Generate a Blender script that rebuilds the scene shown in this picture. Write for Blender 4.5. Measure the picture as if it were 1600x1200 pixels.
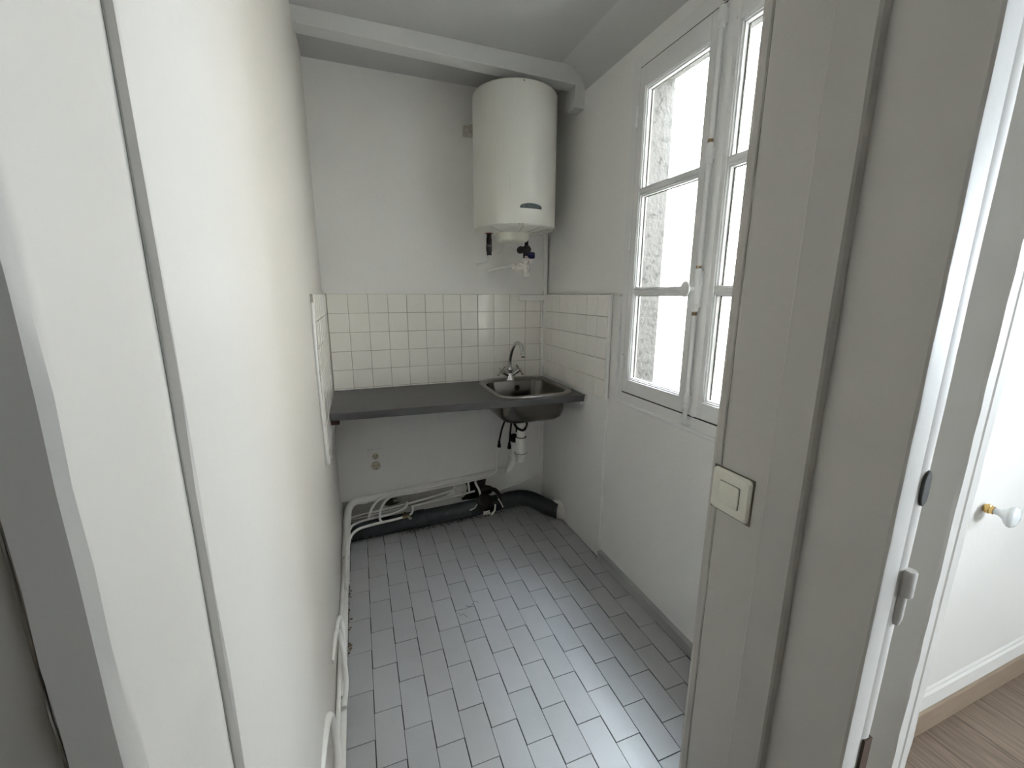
import bpy, bmesh, math, random
from mathutils import Vector, Matrix
random.seed(7)
scene = bpy.context.scene
for o in list(bpy.data.objects):
    bpy.data.objects.remove(o)
COL = scene.collection

# ------------------------------------------------------------------ camera, sky, exposure
cd = bpy.data.cameras.new('camera')
cd.sensor_fit = 'HORIZONTAL'
cd.sensor_width = 36.0
cd.lens = 14.6676
cd.clip_start = 0.01
cam = bpy.data.objects.new('camera', cd)
COL.objects.link(cam)
cam.matrix_world = Matrix(((0.936587, 0.070708, -0.343228, 0.13207),
                           (-0.350419, 0.198576, -0.9153, -2.42436),
                           (0.003437, 0.977532, 0.210761, 1.37318),
                           (0, 0, 0, 1)))
scene.camera = cam

world = bpy.data.worlds.new('overcast_sky')
scene.world = world
world.use_nodes = True
wb = world.node_tree.nodes['Background']
wb.inputs['Color'].default_value = (0.80, 0.90, 1.0, 1)
wb.inputs['Strength'].default_value = 90.0
world.cycles.sampling_method = 'MANUAL'
world.cycles.sample_map_resolution = 256

scene.view_settings.view_transform = 'Standard'
scene.view_settings.look = 'None'
scene.view_settings.exposure = 0.36
scene.view_settings.gamma = 1.0
scene.view_settings.use_curve_mapping = False
scene.cycles.max_bounces = 16
scene.cycles.diffuse_bounces = 10
scene.cycles.glossy_bounces = 6
scene.cycles.transparent_max_bounces = 16
scene.cycles.use_denoising = True
scene.cycles.sample_clamp_indirect = 8.5
scene.cycles.caustics_reflective = False
scene.cycles.caustics_refractive = False

# the sun stands behind the building and lights only the walls across the courtyard
sl = bpy.data.lights.new('sun', 'SUN')
sl.energy = 120.0
sl.angle = math.radians(3)
sl.color = (1.0, 0.985, 0.965)
so = bpy.data.objects.new('sun', sl)
COL.objects.link(so)
so.rotation_euler = Vector((1.0, -1.0, -2.75)).to_track_quat('-Z', 'Y').to_euler()


def sky_portal(name, loc, rot, sx, sy):
    ld = bpy.data.lights.new(name, 'AREA')
    ld.shape = 'RECTANGLE'
    ld.size, ld.size_y = sx, sy
    ld.cycles.is_portal = True
    o = bpy.data.objects.new(name, ld)
    COL.objects.link(o)
    o.location = loc
    o.rotation_euler = rot
    return o


# area lights face -Z locally; rotate so that they face -X, into the rooms
sky_portal('kitchen_window_sky', (1.475, -1.25, 1.56), (0, math.radians(90), 0), 1.42, 0.95)
sky_portal('room_window_sky', (2.89, -3.38, 1.5), (0, math.radians(90), 0), 1.2, 1.86)
sky_portal('added_south_window_sky', (2.40, -4.64, 1.5), (math.radians(90), 0, 0), 0.36, 0.65)

# ------------------------------------------------------------------ materials
MATS = {}


def mat(name, col, rough=0.6, metal=0.0, spec=0.5, mott=0.0, mscale=6.0, bump=0.0, bscale=60.0,
        dark=None, dscale=12.0, damt=0.0, dlo=0.55, dhi=0.7, island=0.0, coat=0.0, stretch=None, ior=1.5):
    if name in MATS:
        return MATS[name]
    m = bpy.data.materials.new(name)
    m.use_nodes = True
    nt = m.node_tree
    N, L = nt.nodes, nt.links
    b = N['Principled BSDF']
    b.inputs['Roughness'].default_value = rough
    b.inputs['Metallic'].default_value = metal
    b.inputs['Specular IOR Level'].default_value = spec
    b.inputs['Coat Weight'].default_value = coat
    b.inputs['IOR'].default_value = ior
    tc = N.new('ShaderNodeTexCoord')
    vec = tc.outputs['Object']
    if stretch:
        mp = N.new('ShaderNodeMapping')
        mp.inputs['Scale'].default_value = stretch
        L.new(vec, mp.inputs['Vector'])
        vec = mp.outputs['Vector']
    out = None
    rgb = N.new('ShaderNodeRGB')
    rgb.outputs[0].default_value = (*col, 1)
    out = rgb.outputs[0]

    def mul(a, fac_socket, lo, hi):
        mr = N.new('ShaderNodeMapRange')
        mr.inputs['To Min'].default_value = lo
        mr.inputs['To Max'].default_value = hi
        L.new(fac_socket, mr.inputs['Value'])
        mx = N.new('ShaderNodeMix')
        mx.data_type = 'RGBA'
        mx.blend_type = 'MULTIPLY'
        mx.inputs[0].default_value = 1.0
        L.new(a, mx.inputs[6])
        L.new(mr.outputs[0], mx.inputs[7])
        return mx.outputs[2]
    if mott:
        t = N.new('ShaderNodeTexNoise')
        t.inputs['Scale'].default_value = mscale
        t.inputs['Detail'].default_value = 6
        L.new(vec, t.inputs['Vector'])
        out = mul(out, t.outputs['Fac'], 1 - mott, 1 + mott)
    if island:
        g = N.new('ShaderNodeNewGeometry')
        out = mul(out, g.outputs['Random Per Island'], 1 - island, 1 + island)
    if dark is not None:
        t = N.new('ShaderNodeTexNoise')
        t.inputs['Scale'].default_value = dscale
        t.inputs['Detail'].default_value = 8
        t.inputs['Roughness'].default_value = 0.65
        L.new(vec, t.inputs['Vector'])
        r = N.new('ShaderNodeMapRange')
        r.inputs['From Min'].default_value = dlo
        r.inputs['From Max'].default_value = dhi
        r.inputs['To Max'].default_value = damt
        L.new(t.outputs['Fac'], r.inputs['Value'])
        mx = N.new('ShaderNodeMix')
        mx.data_type = 'RGBA'
        L.new(r.outputs[0], mx.inputs[0])
        L.new(out, mx.inputs[6])
        mx.inputs[7].default_value = (*dark, 1)
        out = mx.outputs[2]
    L.new(out, b.inputs['Base Color'])
    if bump:
        t = N.new('ShaderNodeTexNoise')
        t.inputs['Scale'].default_value = bscale
        t.inputs['Detail'].default_value = 5
        L.new(vec, t.inputs['Vector'])
        bp = N.new('ShaderNodeBump')
        bp.inputs['Strength'].default_value = bump
        bp.inputs['Distance'].default_value = 0.004
        L.new(t.outputs['Fac'], bp.inputs['Height'])
        L.new(bp.outputs[0], b.inputs['Normal'])
    MATS[name] = m
    return m


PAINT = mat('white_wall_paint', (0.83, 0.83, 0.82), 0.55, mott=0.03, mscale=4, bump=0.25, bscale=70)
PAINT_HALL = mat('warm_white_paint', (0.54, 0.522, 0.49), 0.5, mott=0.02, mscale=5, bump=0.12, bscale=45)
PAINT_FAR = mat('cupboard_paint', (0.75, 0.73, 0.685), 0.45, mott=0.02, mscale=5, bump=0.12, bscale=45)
PAINT_SHADED = mat('shaded_frame_paint', (0.49, 0.475, 0.445), 0.5, mott=0.03, mscale=4, bump=0.15, bscale=60)  # shade on the switch wall end is put into this darker paint
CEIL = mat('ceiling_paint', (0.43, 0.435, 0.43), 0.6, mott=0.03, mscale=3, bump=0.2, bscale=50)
WOODPAINT = mat('white_gloss_paint', (0.80, 0.805, 0.81), 0.35, mott=0.03, mscale=10, bump=0.15, bscale=60,
                dark=(0.25, 0.24, 0.22), dscale=30, damt=0.5, dlo=0.68, dhi=0.74)
CRACK = mat('dark_gap', (0.03, 0.028, 0.025), 0.9)
TILE_W = mat('cream_wall_tile', (0.89, 0.875, 0.835), 0.08, mott=0.02, mscale=9, island=0.03, bump=0.03, bscale=14)
GROUT_W = mat('wall_grout', (0.36, 0.34, 0.31), 0.9, mott=0.15, mscale=20)
TILE_F = mat('grey_floor_tile', (0.36, 0.365, 0.385), 0.47, spec=0.8, ior=1.9, mott=0.06, mscale=14, island=0.06, bump=0.06, bscale=120,
             dark=(0.1, 0.09, 0.08), dscale=55, damt=0.8, dlo=0.74, dhi=0.78)
GROUT_F = mat('dark_floor_grout', (0.035, 0.03, 0.028), 0.9, mott=0.2, mscale=30)
SKIRT_T = mat('grey_skirting_tile', (0.36, 0.365, 0.36), 0.45, mott=0.06, mscale=20)
ENAMEL = mat('white_enamel', (0.70, 0.70, 0.655), 0.3, mott=0.025, mscale=8, dark=(0.45, 0.43, 0.36), dscale=14, damt=0.45,
             dlo=0.62, dhi=0.78, stretch=(3, 3, 0.5))
ENAMEL_P = mat('cream_plastic', (0.72, 0.71, 0.63), 0.4, mott=0.03, mscale=12)
BLACK = mat('black_rubber', (0.008, 0.008, 0.009), 0.6, spec=0.2)
BLUE = mat('dark_blue_plastic', (0.008, 0.009, 0.06), 0.5, spec=0.25)
RED = mat('dark_red_plastic', (0.12, 0.012, 0.01), 0.5)
PAINTED_PIPE = mat('white_painted_pipe', (0.82, 0.82, 0.80), 0.3, mott=0.03, mscale=25, bump=0.15, bscale=90)
PVC = mat('white_plastic_pipe', (0.7, 0.69, 0.66), 0.35, mott=0.03, mscale=18)
RUSTY = mat('rust_stained_white', (0.72, 0.70, 0.66), 0.4, dark=(0.17, 0.09, 0.045), dscale=24, damt=0.8, dlo=0.5, dhi=0.66,
            stretch=(2, 2, 0.6))
CHROME = mat('chrome', (0.62, 0.62, 0.62), 0.12, metal=1.0)
STEEL_RIM = mat('rim_steel', (0.24, 0.228, 0.21), 0.25, metal=1.0)
STEEL_SHADED = mat('shaded_brushed_steel', (0.10, 0.095, 0.087), 0.22, metal=1.0, mott=0.05, mscale=20, bump=0.05, bscale=200,
            stretch=(1, 8, 1))  # the bowl's dark shading is put into its steel, the rim stays lighter
BRONZE = mat('old_bronze', (0.22, 0.16, 0.09), 0.45, metal=0.8, mott=0.2, mscale=40)
BRASS = mat('brass', (0.62, 0.42, 0.16), 0.25, metal=1.0)
PORCELAIN = mat('white_porcelain', (0.72, 0.74, 0.74), 0.12)
LAMINATE = mat('charcoal_laminate', (0.038, 0.039, 0.041), 0.45, mott=0.25, mscale=9, bump=0.08, bscale=150, stretch=(1, 4, 4))
CHIP = mat('raw_chipboard', (0.62, 0.6, 0.56), 0.8, mott=0.1, mscale=60)
REDWOOD = mat('red_brown_wood', (0.075, 0.022, 0.016), 0.6, mott=0.2, mscale=20)
CASTIRON = mat('dirty_black_drain', (0.022, 0.026, 0.032), 0.55, spec=0.35, mott=0.45, mscale=9, dark=(0.22, 0.22, 0.21), dscale=20, damt=0.6,
               dlo=0.6, dhi=0.76, bump=0.3, bscale=40)
PLASTER = mat('rough_plaster', (0.62, 0.60, 0.57), 0.9, mott=0.1, mscale=15, bump=0.9, bscale=35, dark=(0.2, 0.18, 0.15),
              dscale=25, damt=0.8, dlo=0.62, dhi=0.7)
DIRT = mat('black_grime', (0.02, 0.017, 0.014), 0.9, mott=0.4, mscale=30, bump=0.8, bscale=60)
OUTLET = mat('beige_bakelite', (0.50, 0.46, 0.36), 0.35, mott=0.05, mscale=20)
SWITCHP = mat('cream_switch_plastic', (0.76, 0.745, 0.66), 0.35, mott=0.02, mscale=10)
STONE = mat('spotted_stone_render', (0.058, 0.056, 0.053), 0.95, mott=0.2, mscale=5, bump=1.0, bscale=45, dark=(0.010, 0.0095, 0.009),
            dscale=38, damt=0.85, dlo=0.55, dhi=0.63)
RENDER = mat('pale_rough_render', (0.78, 0.77, 0.75), 0.95, mott=0.14, mscale=20, bump=0.8, bscale=30, dark=(0.10, 0.095, 0.09),
             dscale=26, damt=0.85, dlo=0.56, dhi=0.68)
BADGE = mat('dark_teal_badge', (0.014, 0.028, 0.030), 0.5, spec=0.3)
SILVERTXT = mat('grey_print', (0.10, 0.12, 0.12), 0.5)
RAWWOOD = mat('bare_brown_wood', (0.05, 0.028, 0.017), 0.8, mott=0.3, mscale=30)

# wood plank floor
WOODF = bpy.data.materials.new('oak_plank_floor')
WOODF.use_nodes = True
nt = WOODF.node_tree
N, L = nt.nodes, nt.links
b = N['Principled BSDF']
b.inputs['Roughness'].default_value = 0.5
tc = N.new('ShaderNodeTexCoord')
br = N.new('ShaderNodeTexBrick')
br.inputs['Scale'].default_value = 1.0
br.inputs['Brick Width'].default_value = 1.1
br.inputs['Row Height'].default_value = 0.16
br.inputs['Mortar Size'].default_value = 0.0015
br.inputs['Color1'].default_value = (0.245, 0.185, 0.138, 1)
br.inputs['Color2'].default_value = (0.185, 0.136, 0.10, 1)
br.inputs['Mortar'].default_value = (0.06, 0.04, 0.03, 1)
br.offset = 0.37
rotm = N.new('ShaderNodeMapping')
rotm.inputs['Rotation'].default_value = (0, 0, math.radians(90))
L.new(tc.outputs['Object'], rotm.inputs['Vector'])
L.new(rotm.outputs[0], br.inputs['Vector'])
mp = N.new('ShaderNodeMapping')
mp.inputs['Scale'].default_value = (2.5, 34, 1)
L.new(rotm.outputs[0], mp.inputs['Vector'])
nz = N.new('ShaderNodeTexNoise')
nz.inputs['Scale'].default_value = 3.0
nz.inputs['Detail'].default_value = 8
nz.inputs['Distortion'].default_value = 0.6
L.new(mp.outputs[0], nz.inputs['Vector'])
mr = N.new('ShaderNodeMapRange')
mr.inputs['From Min'].default_value = 0.3
mr.inputs['From Max'].default_value = 0.7
mr.inputs['To Min'].default_value = 0.65
mr.inputs['To Max'].default_value = 1.3
L.new(nz.outputs['Fac'], mr.inputs['Value'])
mx = N.new('ShaderNodeMix')
mx.data_type = 'RGBA'
mx.blend_type = 'MULTIPLY'
mx.inputs[0].default_value = 1
L.new(br.outputs['Color'], mx.inputs[6])
L.new(mr.outputs[0], mx.inputs[7])
L.new(mx.outputs[2], b.inputs['Base Color'])
WOODSK = mat('oak_skirting', (0.265, 0.20, 0.145), 0.5, mott=0.2, mscale=8, stretch=(1, 12, 12))

# clear window glass: mostly transparent with a little gloss
GLASS = bpy.data.materials.new('window_glass')
GLASS.use_nodes = True
nt = GLASS.node_tree
nt.nodes.clear()
om = nt.nodes.new('ShaderNodeOutputMaterial')
ms = nt.nodes.new('ShaderNodeMixShader')
tr = nt.nodes.new('ShaderNodeBsdfTransparent')
tr.inputs[0].default_value = (0.97, 0.98, 0.97, 1)
gl = nt.nodes.new('ShaderNodeBsdfGlossy')
gl.inputs['Roughness'].default_value = 0.02
lw = nt.nodes.new('ShaderNodeLayerWeight')
lw.inputs['Blend'].default_value = 0.5
pw = nt.nodes.new('ShaderNodeMath')
pw.operation = 'POWER'
pw.inputs[1].default_value = 4.0
nt.links.new(lw.outputs['Facing'], pw.inputs[0])
fr = nt.nodes.new('ShaderNodeMapRange')
fr.inputs['To Min'].default_value = 0.03
fr.inputs['To Max'].default_value = 0.6
nt.links.new(pw.outputs[0], fr.inputs['Value'])
nt.links.new(fr.outputs[0], ms.inputs[0])
nt.links.new(tr.outputs[0], ms.inputs[1])
nt.links.new(gl.outputs[0], ms.inputs[2])
nt.links.new(ms.outputs[0], om.inputs[0])


# ------------------------------------------------------------------ mesh helpers
class MB:
    def __init__(self):
        self.v, self.f = [], []

    def add(self, vs, fs):
        k = len(self.v)
        self.v += [tuple(v) for v in vs]
        self.f += [tuple(i + k for i in f) for f in fs]
        return self

    def box(self, x0, x1, y0, y1, z0, z1):
        x0, x1 = sorted((x0, x1)); y0, y1 = sorted((y0, y1)); z0, z1 = sorted((z0, z1))
        vs = [(x, y, z) for z in (z0, z1) for y in (y0, y1) for x in (x0, x1)]
        return self.add(vs, [(0, 2, 3, 1), (4, 5, 7, 6), (0, 1, 5, 4), (1, 3, 7, 5), (3, 2, 6, 7), (2, 0, 4, 6)])

    def tile(self, c, u, v, n, su, sv, h, bev):
        """small bevelled tile: centre c on the bed, half sizes su sv, height h along n"""
        c, u, v, n = Vector(c), Vector(u), Vector(v), Vector(n)
        ring = lambda s, t, k: [c + u * a * (su - s) + v * bb * (sv - s) + n * k for a, bb in ((-1, -1), (1, -1), (1, 1), (-1, 1))]
        vs = ring(0, 0, 0) + ring(0, 0, h - bev) + ring(bev, bev, h)
        fs = []
        for k in (0, 4):
            for i in range(4):
                fs.append((k + i, k + (i + 1) % 4, k + 4 + (i + 1) % 4, k + 4 + i))
        fs.append((8, 9, 10, 11))
        return self.add(vs, fs)

    def prism(self, poly, z0, z1, nz=1, jit=0.0, jset=None):
        """plan polygon (counter-clockwise or not) raised from z0 to z1; jset: the corners that wander"""
        n = len(poly)
        vs, fs = [], []
        for k in range(nz + 1):
            z = z0 + (z1 - z0) * k / nz
            for i, (x, y) in enumerate(poly):
                if jit and (jset is None or i in jset):
                    x += random.uniform(-jit, jit)
                    y += random.uniform(-jit, jit)
                vs.append((x, y, z))
        for k in range(nz):
            for i in range(n):
                a, bq = k * n + i, k * n + (i + 1) % n
                fs.append((a, bq, bq + n, a + n))
        fs.append(tuple(range(n - 1, -1, -1)))
        fs.append(tuple(range(nz * n, nz * n + n)))
        return self.add(vs, fs)

    def loft(self, rings, cap0=True, cap1=True, closed=False):
        n = len(rings[0])
        vs = [p for r in rings for p in r]
        fs = []
        m = len(rings)
        for k in range(m if closed else m - 1):
            for i in range(n):
                a, bq = k * n, ((k + 1) % m) * n
                fs.append((a + i, a + (i + 1) % n, bq + (i + 1) % n, bq + i))
        if cap0 and not closed:
            fs.append(tuple(range(n - 1, -1, -1)))
        if cap1 and not closed:
            fs.append(tuple(range((m - 1) * n, m * n)))
        return self.add(vs, fs)

    def lathe(self, prof, origin=(0, 0, 0), axis=(0, 0, 1), seg=24):
        """prof: list of (radius, distance along the axis)"""
        o, a = Vector(origin), Vector(axis).normalized()
        u = a.orthogonal().normalized()
        w = a.cross(u)
        rings = []
        for r, h in prof:
            r = max(r, 1e-4)
            rings.append([o + a * h + (u * math.cos(t) + w * math.sin(t)) * r for t in [2 * math.pi * i / seg for i in range(seg)]])
        return self.loft(rings)

    def tube(self, pts, r, seg=10, smooth=4, rs=None):
        pts = [Vector(p) for p in pts]
        if smooth > 1 and len(pts) > 2:
            q, rr = [], []
            n = len(pts)
            for i in range(n - 1):
                p0, p1, p2, p3 = pts[max(i - 1, 0)], pts[i], pts[i + 1], pts[min(i + 2, n - 1)]
                for k in range(smooth):
                    t = k / smooth
                    t2, t3 = t * t, t * t * t
                    q.append(0.5 * ((2 * p1) + (p2 - p0) * t + (2 * p0 - 5 * p1 + 4 * p2 - p3) * t2 + (3 * p1 - p0 - 3 * p2 + p3) * t3))
                    if rs:
                        rr.append(rs[i] * (1 - t) + rs[i + 1] * t)
            q.append(pts[-1])
            if rs:
                rr.append(rs[-1])
                rs = rr
            pts = q
        n = len(pts)
        tang = [(pts[min(i + 1, n - 1)] - pts[max(i - 1, 0)]).normalized() for i in range(n)]
        u = tang[0].orthogonal().normalized()
        rings = []
        for i in range(n):
            t = tang[i]
            u = (u - t * u.dot(t)).normalized()
            w = t.cross(u)
            ri = rs[i] if rs else r
            rings.append([pts[i] + (u * math.cos(a) + w * math.sin(a)) * ri for a in [2 * math.pi * k / seg for k in range(seg)]])
        return self.loft(rings)

    def build(self, name, m, parent=None, smooth=False, bevel=0.0, angle=40):
        me = bpy.data.meshes.new(name)
        me.from_pydata(self.v, [], self.f)
        me.validate()
        bm = bmesh.new()
        bm.from_mesh(me)
        bmesh.ops.recalc_face_normals(bm, faces=bm.faces)
        bm.to_mesh(me)
        bm.free()
        me.materials.append(m)
        if smooth:
            me.polygons.foreach_set('use_smooth', [True] * len(me.polygons))
            me.set_sharp_from_angle(angle=math.radians(angle))
        o = bpy.data.objects.new(name, me)
        COL.objects.link(o)
        if parent:
            o.parent = parent
            o.matrix_parent_inverse = parent.matrix_basis.inverted()
        if bevel:
            md = o.modifiers.new('bevel', 'BEVEL')
            md.width = bevel
            md.segments = 2
            md.limit_method = 'ANGLE'
            md.angle_limit = math.radians(40)
        return o


def tag(o, label, cat, group=None, kind=None):
    o['label'] = label
    o['category'] = cat
    if group:
        o['group'] = group
    if kind:
        o['kind'] = kind
    return o


def struct(o, label, cat):
    return tag(o, label, cat, kind='structure')


def thing(name, loc, label, cat, group=None):
    o = bpy.data.objects.new(name, None)
    o.empty_display_size = 0.05
    o.location = loc
    COL.objects.link(o)
    return tag(o, label, cat, group)


def rrect(x0, x1, y0, y1, r, z, seg=7):
    pts = []
    for cx, cy, a0 in ((x1 - r, y1 - r, 0), (x0 + r, y1 - r, 90), (x0 + r, y0 + r, 180), (x1 - r, y0 + r, 270)):
        for k in range(seg + 1):
            a = math.radians(a0 + 90 * k / seg)
            pts.append((cx + r * math.cos(a), cy + r * math.sin(a), z))
    return pts


# ------------------------------------------------------------------ dimensions
H = 2.452          # kitchen ceiling
XL, XR = -0.015, 1.275
YF = -1.814        # inner face of the doorway wall
YD = -1.868        # far white wall of the next room

# ------------------------------------------------------------------ floors
m = MB().box(-0.02, 1.28, -2.0, 0.02, -0.03, -0.002)
fl = struct(m.build('floor', GROUT_F), 'floor of pale grey rectangular tiles with dark joints', 'floor')
m = MB()
P, S = 0.0886, 0.18
for c in range(-1, 15):
    ph = (0.81 if c % 2 == 0 else 0.305) * S
    k = -13
    while k < 2:
        y0 = k * S + ph
        y1 = y0 + S
        k += 1
        cuts = [(y0, y1)]
        if c == 5 and y0 < -0.93 < y1:
            cuts = [(y0, -0.93), (-0.93, y1)]
        for a, e in cuts:
            a, e = max(a, -1.995), min(e, -0.004)
            if e - a < 0.02:
                continue
            ym = (a + e) / 2
            xo = 0.0258 + 0.0103 * ym
            xa, xb = max(xo + c * P, -0.013), min(xo + (c + 1) * P, 1.262)
            if xb - xa < 0.015:
                continue
            g = 0.0013
            tx, ty = random.gauss(0, 0.0012), random.gauss(0, 0.0012)
            n = Vector((tx, ty, 1)).normalized()
            u = Vector((1, 0.0, -tx)).normalized()
            m.tile(((xa + xb) / 2, ym, -0.006 + random.uniform(-0.0004, 0.0004)), u, n.cross(u), n,
                   (xb - xa) / 2 - g, (e - a) / 2 - g * 0.8, 0.006, 0.0007)
m.build('floor_tiles', TILE_F, fl)
m = MB()
for pts in ([(0.47, -0.86), (0.478, -0.885), (0.487, -0.87), (0.50, -0.90)], [(0.51, -0.83), (0.535, -0.842), (0.555, -0.815), (0.57, -0.83)]):
    m.tube([(x, y, 0.0002) for x, y in pts], 0.0007, seg=5, smooth=2)
m.build('tile_crack', CRACK, fl)['label'] = 'hairline crack in a floor tile'
m = MB().box(-1.6, 3.6, -5.2, -2.0, -0.03, 0.0).box(0.93, 3.6, -2.0, -1.8, -0.03, 0.0)
struct(m.build('floor', WOODF), 'brown oak plank floor of the next room', 'floor')
# the kitchen floor's grime along the left wall
m = MB()
for i in range(26):
    y = -0.42 - random.random() * 0.5
    m.lathe([(0.001, 0), (random.uniform(0.003, 0.007), 0.001), (0.001, 0.004)], (0.022 + random.uniform(-0.006, 0.008), y, 0.0), seg=6)
tag(m.build('dirt', mat('brown_crumbs', (0.12, 0.085, 0.05), 0.95, mott=0.3, mscale=50)), 'brown crumbs of dirt along the left floor edge', 'dirt', kind='stuff')

# ------------------------------------------------------------------ kitchen walls
m = MB().box(-0.25, 1.45, 0.0, 0.2, -0.02, H + 0.15)
struct(m.build('wall_back', PAINT), 'white back wall behind the counter', 'wall')

NZ = 26
m = MB().prism([(-0.25, 0.01), (XL, 0.01), (XL, -0.6), (XL, -1.2), (XL, -1.9855), (XL - 0.001, -1.987), (XL - 0.012, -1.987), (-0.25, -1.987)],
               -0.02, H + 0.15, NZ, 0.0012, {4, 5, 6})
struct(m.build('wall_left', PAINT_HALL, smooth=True, angle=30), 'long white left wall beside the doorway', 'wall')

# right wall: opening for the window
oy0, oy1, oz0, oz1 = -1.735, -0.80, 0.885, 2.295
m = MB()
m.box(XR, 1.33, YF - 0.05, 0.01, -0.02, oz0)
m.box(XR, 1.33, YF - 0.05, 0.01, oz1, H + 0.15)
m.box(XR, 1.33, oy1, 0.01, oz0, oz1)
m.box(XR, 1.33, YF - 0.05, oy0, oz0, oz1)
wr = struct(m.build('wall_right', PAINT), 'white right wall with the casement window', 'wall')
m = MB()
m.prism([(1.262, 0.0), (1.262, -0.30), (1.262, -0.725), (1.268, -0.731), (1.28, -0.732), (1.28, 0.0)], -0.01, 0.872, 12, 0.0015, {2, 3})
m.build('thick_plaster', PAINT, wr)
# outer stone wall with the reveal
m = MB()
ox0, ox1 = 1.33, 1.475
qz0, qz1, qy1 = 0.87, 2.262, -0.80
m.box(ox0, ox1, -1.80, 4.0, -1.2, qz0)
m.box(ox0, ox1, -1.80, 4.0, qz1, 3.5)
m.box(ox0, ox1, qy1, 4.0, qz0, qz1)
m.box(ox0, ox1, -1.80, oy0, qz0, qz1)
struct(m.build('wall_outside', STONE), 'spotted grey rendered outer wall forming the window reveal', 'wall')
m = MB().box(2.55, 2.61, -1.70, 4.0, -1.2, 0.35).box(1.48, 2.55, -1.79, -1.70, -1.2, 0.35)  # plinth added out of view to dim the light reaching the ceiling
struct(m.build('trim_6', mat('dimming_plinth', (0.05, 0.05, 0.05), 0.9)), 'unseen dark plinth added at the courtyard wall foot to dim the ceiling', 'plinth')
m = MB().box(2.6, 2.8, -1.78, 4.2, -1.2, 4.1).box(1.475, 2.6, 4.0, 4.2, -1.2, 4.1).box(1.478, 2.6, -1.79, -1.74, -1.2, 4.1)
struct(m.build('wall_courtyard', RENDER), 'rough white rendered walls round the courtyard', 'wall')
m = MB().box(1.475, 2.6, -1.78, 4.0, -1.2, -1.1)
struct(m.build('ground', mat('courtyard_asphalt', (0.07, 0.07, 0.07), 0.9)), 'dark floor of the courtyard outside', 'ground')

# doorway wall, right side
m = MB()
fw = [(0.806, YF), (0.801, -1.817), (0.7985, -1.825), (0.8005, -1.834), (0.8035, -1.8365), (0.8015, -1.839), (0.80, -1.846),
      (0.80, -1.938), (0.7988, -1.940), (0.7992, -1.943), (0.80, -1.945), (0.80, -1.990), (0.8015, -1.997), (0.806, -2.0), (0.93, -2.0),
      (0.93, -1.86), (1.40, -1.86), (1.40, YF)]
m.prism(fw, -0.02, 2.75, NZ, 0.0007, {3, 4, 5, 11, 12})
struct(m.build('wall_front', PAINT_SHADED, smooth=True, angle=25), 'white wall end right of the doorway with the light switch', 'wall')

m = MB().box(0.925, 3.6, YD, -1.78, -0.02, 2.75)
struct(m.build('wall_far', PAINT_FAR), 'bright white panelled wall in the next room', 'wall')

# lintel over the doorway
m = MB().box(-0.25, 0.95, -2.15, YF, 2.30, 2.75)
struct(m.build('wall_lintel', PAINT), 'white wall above the doorway', 'wall')

# door frame, right: dark post, then bright moulded casing
m = MB()
post = [(0.82, -1.998), (0.82, -2.112), (0.8225, -2.1155), (0.826, -2.1166), (0.856, -2.1166), (0.8575, -2.1155), (0.860, -2.1166), (0.866, -2.1184),
        (0.873, -2.1180), (0.878, -2.1165), (0.881, -2.112), (0.881, -1.998)]
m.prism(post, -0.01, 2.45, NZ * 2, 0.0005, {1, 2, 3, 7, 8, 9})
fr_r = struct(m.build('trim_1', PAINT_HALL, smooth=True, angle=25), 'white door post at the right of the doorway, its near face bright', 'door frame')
m = MB()
cas = [(1.152, -1.86), (1.152, -2.045), (1.155, -2.05), (1.180, -2.05), (1.183, -2.047), (1.187, -2.047), (1.190, -2.0495), (1.214, -2.0495), (1.221, -2.044), (1.221, -1.86)]
m.prism(cas, -0.01, 2.45, NZ * 2, 0.0009, {1, 2, 7, 8})
struct(m.build('trim_2', PAINT_HALL, smooth=True, angle=25), 'narrow moulded white casing just behind and right of the door post', 'door frame')
m = MB()
pts = [(0.0085 * math.cos(a), 0.019 * math.sin(a)) for a in [2 * math.pi * k / 20 for k in range(20)]]
pts = [(x, z + (0.008 if z > 0 else -0.008)) for x, z in pts]
m.loft([[(0.870 + x, -2.115, 1.107 + z) for x, z in pts], [(0.870 + x, -2.1212, 1.107 + z) for x, z in pts]])
m.build('keeper_slot', mat('painted_slot', (0.045, 0.045, 0.042), 0.8), fr_r, bevel=0.0015)['label'] = 'dark oblong latch slot'
m = MB()
m.lathe([(0.0075, 0), (0.0088, 0.002), (0.0088, 0.040), (0.0075, 0.043)], (0.873, -2.1225, 0.935), seg=14)
m.lathe([(0.004, 0), (0.0065, 0.012), (0.0065, 0.048), (0.006, 0.05)], (0.872, -2.1195, 0.884), seg=14)
m.build('hinge', PAINT_HALL, fr_r, smooth=True)['label'] = 'painted-over hinge knuckle without its door'
m = MB().box(0.8605, 0.8795, -2.112, -2.1208, 0.0, 0.665)
m.build('bare_wood', RAWWOOD, fr_r)

# door frame, left
m = MB()
lp = [(XL - 0.009, -1.975), (XL - 0.009, -2.124), (XL - 0.0105, -2.129), (XL - 0.015, -2.134), (-0.054, -2.138), (-0.056, -2.1345), (-0.25, -2.1345), (-0.25, -1.975)]
m.prism(lp, -0.01, 2.75, NZ * 2, 0.0011, {1, 2, 3, 4, 5})
struct(m.build('trim_3', PAINT_HALL, smooth=True, angle=25), 'white door frame board at the left of the doorway', 'door frame')

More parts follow.
